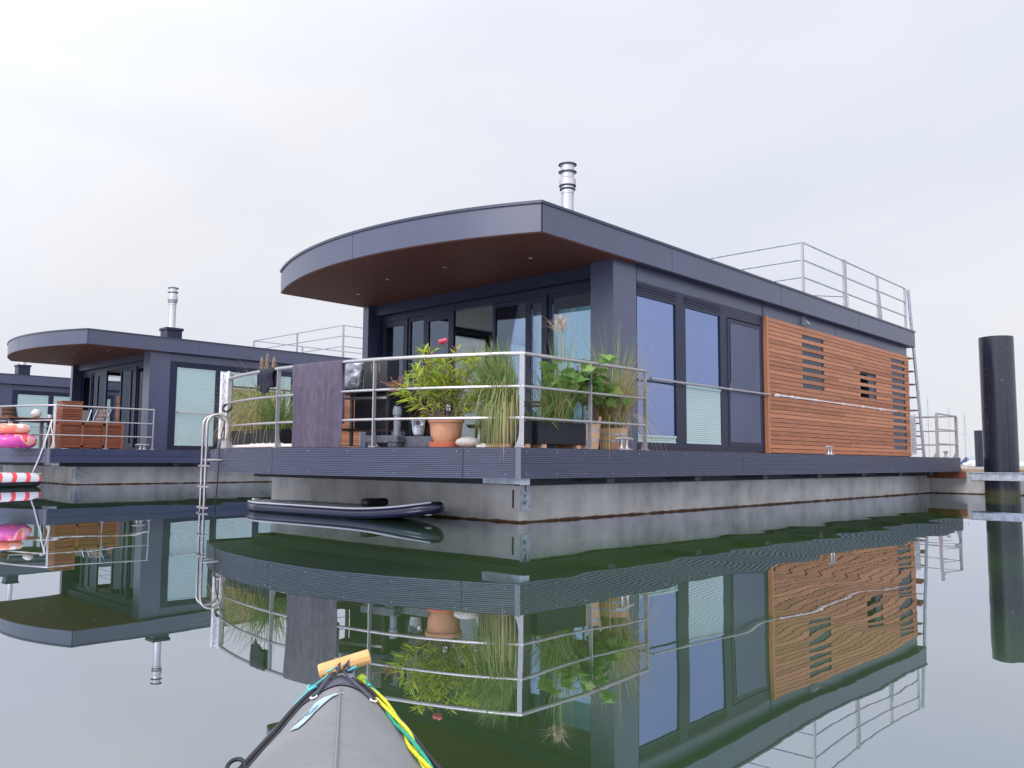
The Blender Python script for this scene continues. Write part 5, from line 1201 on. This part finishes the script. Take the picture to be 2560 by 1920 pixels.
# ------------------------------------------------------------------ kayak bow in front of the camera
KX = 1.905
def kayak():
    r = thing('folding_kayak', 'grey fabric kayak with wooden toggle handle on its bow, in front', 'kayak', (-6.4919, -5.9372, 0), radians(53.6))
    fab = mat('grey_deck_fabric', (.20, .20, .212), .7, var=.09, scale=7, bump=.35, bscale=30); drk = mat('navy_patch_fabric', (.09, .095, .14), .6, var=.2, scale=20, bump=.3, bscale=300)
    LK = 4.5
    def w(s): s = max(1e-4, min(s, LK - s)); return .004 + .42 * (1 - math.exp(-(.37 * s ** .66) / .42 * 1.35))
    def zr(s): q = min(s, LK - s); return .262 + .075 * min(1, q / 1.3) ** .8
    def ze(s): q = min(s, LK - s); return .235 - .065 * min(1, q / .3)
    def surf(s, t, dz=0): return Vector((KX - s, .012 + w(s) * t, zr(s) - (zr(s) - ze(s)) * abs(t) ** 1.7 * (1 if abs(t) < .999 else 1) + dz))
    dk = MB(); vs = []; ns, nt_ = 90, 20
    for i in range(ns + 1):
        for j in range(nt_ + 1): vs.append(surf(LK * i / ns, -1 + 2 * j / nt_))
    fs = []
    for i in range(ns):
        for j in range(nt_):
            s, t = LK * (i + .5) / ns, -1 + 2 * (j + .5) / nt_
            if ((s - 1.92) / .50) ** 2 + (t * w(s) / .24) ** 2 < 1: continue
            a_ = i * (nt_ + 1) + j; fs.append((a_, a_ + nt_ + 1, a_ + nt_ + 2, a_ + 1))
    dk.add(vs, fs); dk.build('deck_fabric', fab, r, smooth=True)
    h = MB(); vs = []; prof = [(1.0, 0), (1.12, -.035), (1.12, -.09), (.9, -.17), (.6, -.25), (0, -.30)]; prof = prof + [(-a_, b_) for a_, b_ in prof[-2::-1]]; k = len(prof)
    for i in range(ns + 1):
        s = LK * i / ns; q = min(s, LK - s); d = min(1, .25 + q / .5)
        for (a_, b_) in prof: vs.append((KX - s + (-b_ * -.25 * (1 if s < LK / 2 else -1)) * (1 - d), .012 + w(s) * a_, ze(s) + b_ * d))
    h.add(vs, [(i * k + j, i * k + j + 1, (i + 1) * k + j + 1, (i + 1) * k + j) for i in range(ns) for j in range(k - 1)]); h.build('hull_skin', mat('light_grey_hull_skin', (.27, .26, .255), .6, var=.08, scale=8), r, smooth=True)
    MB().tube([Vector((KX - 1.92 + .5 * cos(a_), .012 + .24 * sin(a_), .355)) for a_ in [2 * pi * i / 40 for i in range(40)]], .014, 8, closed=True).build('cockpit_coaming', MT['rubber'], r, smooth=True)
    MB().box(KX - 2.2, KX - 1.75, -.2, .22, .02, .10).build('seat', drk, r, bevel=.03)
    MB().tube([surf(.16 + .02 * i, 0, .001) for i in range(60)], .0022, 6).build('centre_seam', fab, r, smooth=True)
    # reinforcement patch
    p = MB(); vs = []
    for j in range(25):
        t = -.92 + 1.84 * j / 24; se = .135 + .20 * abs(t) ** 2.2
        for i in range(11): vs.append(surf(.004 + (se - .004) * i / 10, t, .003))
    p.add(vs, [(j * 11 + i, j * 11 + i + 1, j * 11 + 12 + i, j * 11 + 11 + i) for j in range(24) for i in range(10)]); p.build('bow_patch', drk, r, smooth=True)
    st_ = MB()
    for j in range(60):
        t = -.85 + 1.7 * j / 60; se = .130 + .20 * abs(t) ** 2.2; a_ = surf(se, t, .0045); b_ = surf(.130 + .20 * abs(t + .014) ** 2.2, t + .014, .0045); st_.tube([a_, b_], .0006, 4)
    st_.build('stitching', MT['rubber'], r)
    # grommets with hooks
    gl_ = []
    for (s, y) in ((.185, .062), (.205, -.052)):
        t = (y - .012) / w(s); c_ = surf(s, t, .004); gl_.append(c_)
        g = MB(); g.tube([c_ + Vector((.0062 * cos(a_), .0062 * sin(a_), .001 - (y / abs(y)) * .25 * .0062 * sin(a_))) for a_ in [2 * pi * i / 16 for i in range(16)]], .0017, 6, closed=True); g.build('grommet', MT['white'], r, smooth=True)
        MB().ball(c_ + Vector((0, 0, .002)), .0042, .0042, .004, 10, 6).build('hook', MT['rubber'], r, smooth=True)
    # perimeter cords
    for sg in (1, -1):
        q = []
        for i in range(40):
            s = .02 + i * .045; t = max(-.97, min(.97, sg * .246 * s ** .62 / w(s))); q.append(surf(s, t, .006))
        MB().tube(q, .0052, 8).build('perimeter_cord', MT['rubber'], r, smooth=True)
        q2 = [v_ + Vector((0, -.012 * sg, .003)) for v_ in q[2:]]; MB().tube(q2, .0035, 6).build('thin_cord', MT['rubber'], r, smooth=True)
    c_ = surf(.455, .73, .014); MB().tube([c_ + Vector((  .017 * cos(a_), .014 * sin(a_), .008 * cos(a_))) for a_ in [2 * pi * i / 20 for i in range(20)]], .0036, 7, closed=True).build('cord_loop', MT['rubber'], r, smooth=True)
    # handle
    A, B = Vector((1.872, .058, .279)), Vector((1.872, -.048, .308)); d = (B - A).normalized(); ln = (B - A).length; hm = MB(); n = 10
    u_ = Vector((1, 0, 0)); v_ = d.cross(u_).normalized(); vs = []
    for (t, rr) in ((0, .0135), (.03, .0158), (.97, .0158), (1, .0135)):
        for k_ in range(n): a_ = 2 * pi * (k_ + .5) / n; vs.append(A + d * ln * t + (u_ * cos(a_) + v_ * sin(a_)) * rr)
    hm.add(vs, [(i * n + k_, i * n + (k_ + 1) % n, (i + 1) * n + (k_ + 1) % n, (i + 1) * n + k_) for i in range(3) for k_ in range(n)] + [tuple(range(n - 1, -1, -1)), tuple(3 * n + k_ for k_ in range(n))])
    ho = hm.build('toggle_handle', MT['bamboo'], r, bevel=.0012)
    # faint burnt-in marks on the handle
    mk = MB(); cen = A.lerp(B, .50); camd = (Vector((0, 0, .7276)) - cen).normalized(); off = Vector((.15, 0, 1)).normalized(); w_ = d.cross(off).normalized()
    for i, c0 in enumerate("IUNIHITI"):
        bx_ = cen + d * (-.013 + i * .0036) + off * .0159 - w_ * .0015
        mk.tube([bx_, bx_ + w_ * .0034], .00035, 4)
        if c0 in "UNH": mk.tube([bx_ + d * .0018, bx_ + d * .0018 + w_ * .0034], .00035, 4); mk.tube([bx_, bx_ + d * .0018 + w_ * (.0034 if c0 == 'N' else 0)], .00035, 4)
    mk.build('burnt_marks', mat('burnt_wood', (.20, .11, .05), .7), ho)
    # lashing strings
    ls = MB(); nose = surf(.03, 0, .012)
    for q_ in (.40, .58):
        hp = A.lerp(B, q_); ls.tube([nose, hp + Vector((-.017, 0, -.010)), hp + Vector((-.013, .001, .008)), hp + Vector((-.0155, .006, -.002)), nose + Vector((-.01, .004, .004))], .0036, 7)
    for k_ in range(4): ls.ball(nose + Vector((-.012 + .006 * k_, .012 * (k_ - 1.5), .004)), .008, .009, .006, 10, 6)
    ls.tube([nose + Vector((0, .01, .002)), surf(.07, .30, .012), gl_[0]], .0042, 7); ls.tube([nose + Vector((0, .0, .006)), surf(.09, -.20, .010), gl_[1]], .0030, 7)
    ls.build('lashing_cord', mat('dark_grey_cord', (.06, .06, .085), .7, var=.3, scale=60), r, smooth=True)
    tl = MB(); 
    for base in (surf(.085, .62, .014), nose + Vector((-.012, .022, .008)), nose + Vector((-.016, -.022, .010)), surf(.06, -.7, .010)):
        tl.tube([base + Vector((.008 * cos(a_), .010 * sin(a_), .004 * sin(2 * a_))) for a_ in [i * .8 for i in range(9)]], .0020, 6)
    tl.tube([nose + Vector((-.01, .02, .01)), surf(.05, .45, .016), surf(.085, .62, .016), surf(.11, .85, .010)], .0016, 5)
    tl.build('turquoise_string', mat('turquoise_string', (.08, .50, .55), .7), r, smooth=True)
    # sticker
    sk = MB(); cl_ = [(.165, .02, .0015), (.18, .13, .003), (.20, .22, .008), (.235, .28, .012), (.27, .33, .012), (.30, .40, .009), (.34, .45, .009), (.375, .48, .008), (.39, .52, .007)]
    def sv(s, t, dz=.0025): return surf(s, t, dz)
    vs = []
    def sv2(s, y, dz=.0030): return surf(s, (y - .012) / w(s), dz)
    cl_ = [(.213, .004, .0008), (.222, .018, .003), (.235, .034, .0085), (.255, .046, .0115), (.285, .054, .010), (.32, .061, .0065), (.35, .069, .0075), (.375, .079, .009), (.392, .086, .008)]
    for (s, y, hw_) in cl_: vs += [sv2(s + hw_ * 1.1, y - hw_ * .9), sv2(s - hw_ * 1.1, y + hw_ * .9)]
    sk.add(vs, [(2 * i, 2 * i + 1, 2 * i + 3, 2 * i + 2) for i in range(len(cl_) - 1)])
    sk.add([sv2(.268, .060), sv2(.276, .062), sv2(.330, .092), sv2(.326, .093)], [(0, 1, 2, 3)])
    sk.build('logo_sticker', mat('pale_blue_sticker', (.42, .56, .62), .4, var=.1, scale=40), r)
    sk = MB(); sk.add([sv2(.275, .048, .0042), sv2(.285, .060, .0042), sv2(.335, .070, .0042), sv2(.325, .060, .0042)], [(0, 1, 2, 3)]); sk.build('logo_patch', mat('teal_print', (.20, .44, .50), .4), r)
    # yellow and green rope
    for (nm, col, ph) in (('yellow_rope', (.72, .72, .03), 0), ('green_rope', (.02, .42, .26), 2.2), ('yellow_rope', (.80, .76, .05), 4.2)):
        q = [surf(.02, -.9, .022) + Vector((.0, -.008, .004))]
        for i in range(4, 90):
            s = .02 + i * .0095; yb = -.165 * s ** .43 - .003 * sin(s * 23); t = (yb - .006) / w(s); t = max(-.97, t)
            q.append(surf(s, t, .009) + Vector((0, .0058 * cos(i * .13 + ph), .004 * sin(i * .13 + ph))))
        MB().tube(q, .0034, 7).build(nm, mat(nm, col, .75, var=.2, scale=90, bump=.6, bscale=600), r, smooth=True)
    kn = MB(); kn.ball(surf(.02, -.9, .016) + Vector((.0, -.008, .006)), .012, .010, .009, 12, 8, .15); kn.build('rope_knot', mat('rope_knot', (.45, .60, .05), .75, var=.3, scale=90), r, smooth=True)
kayak()
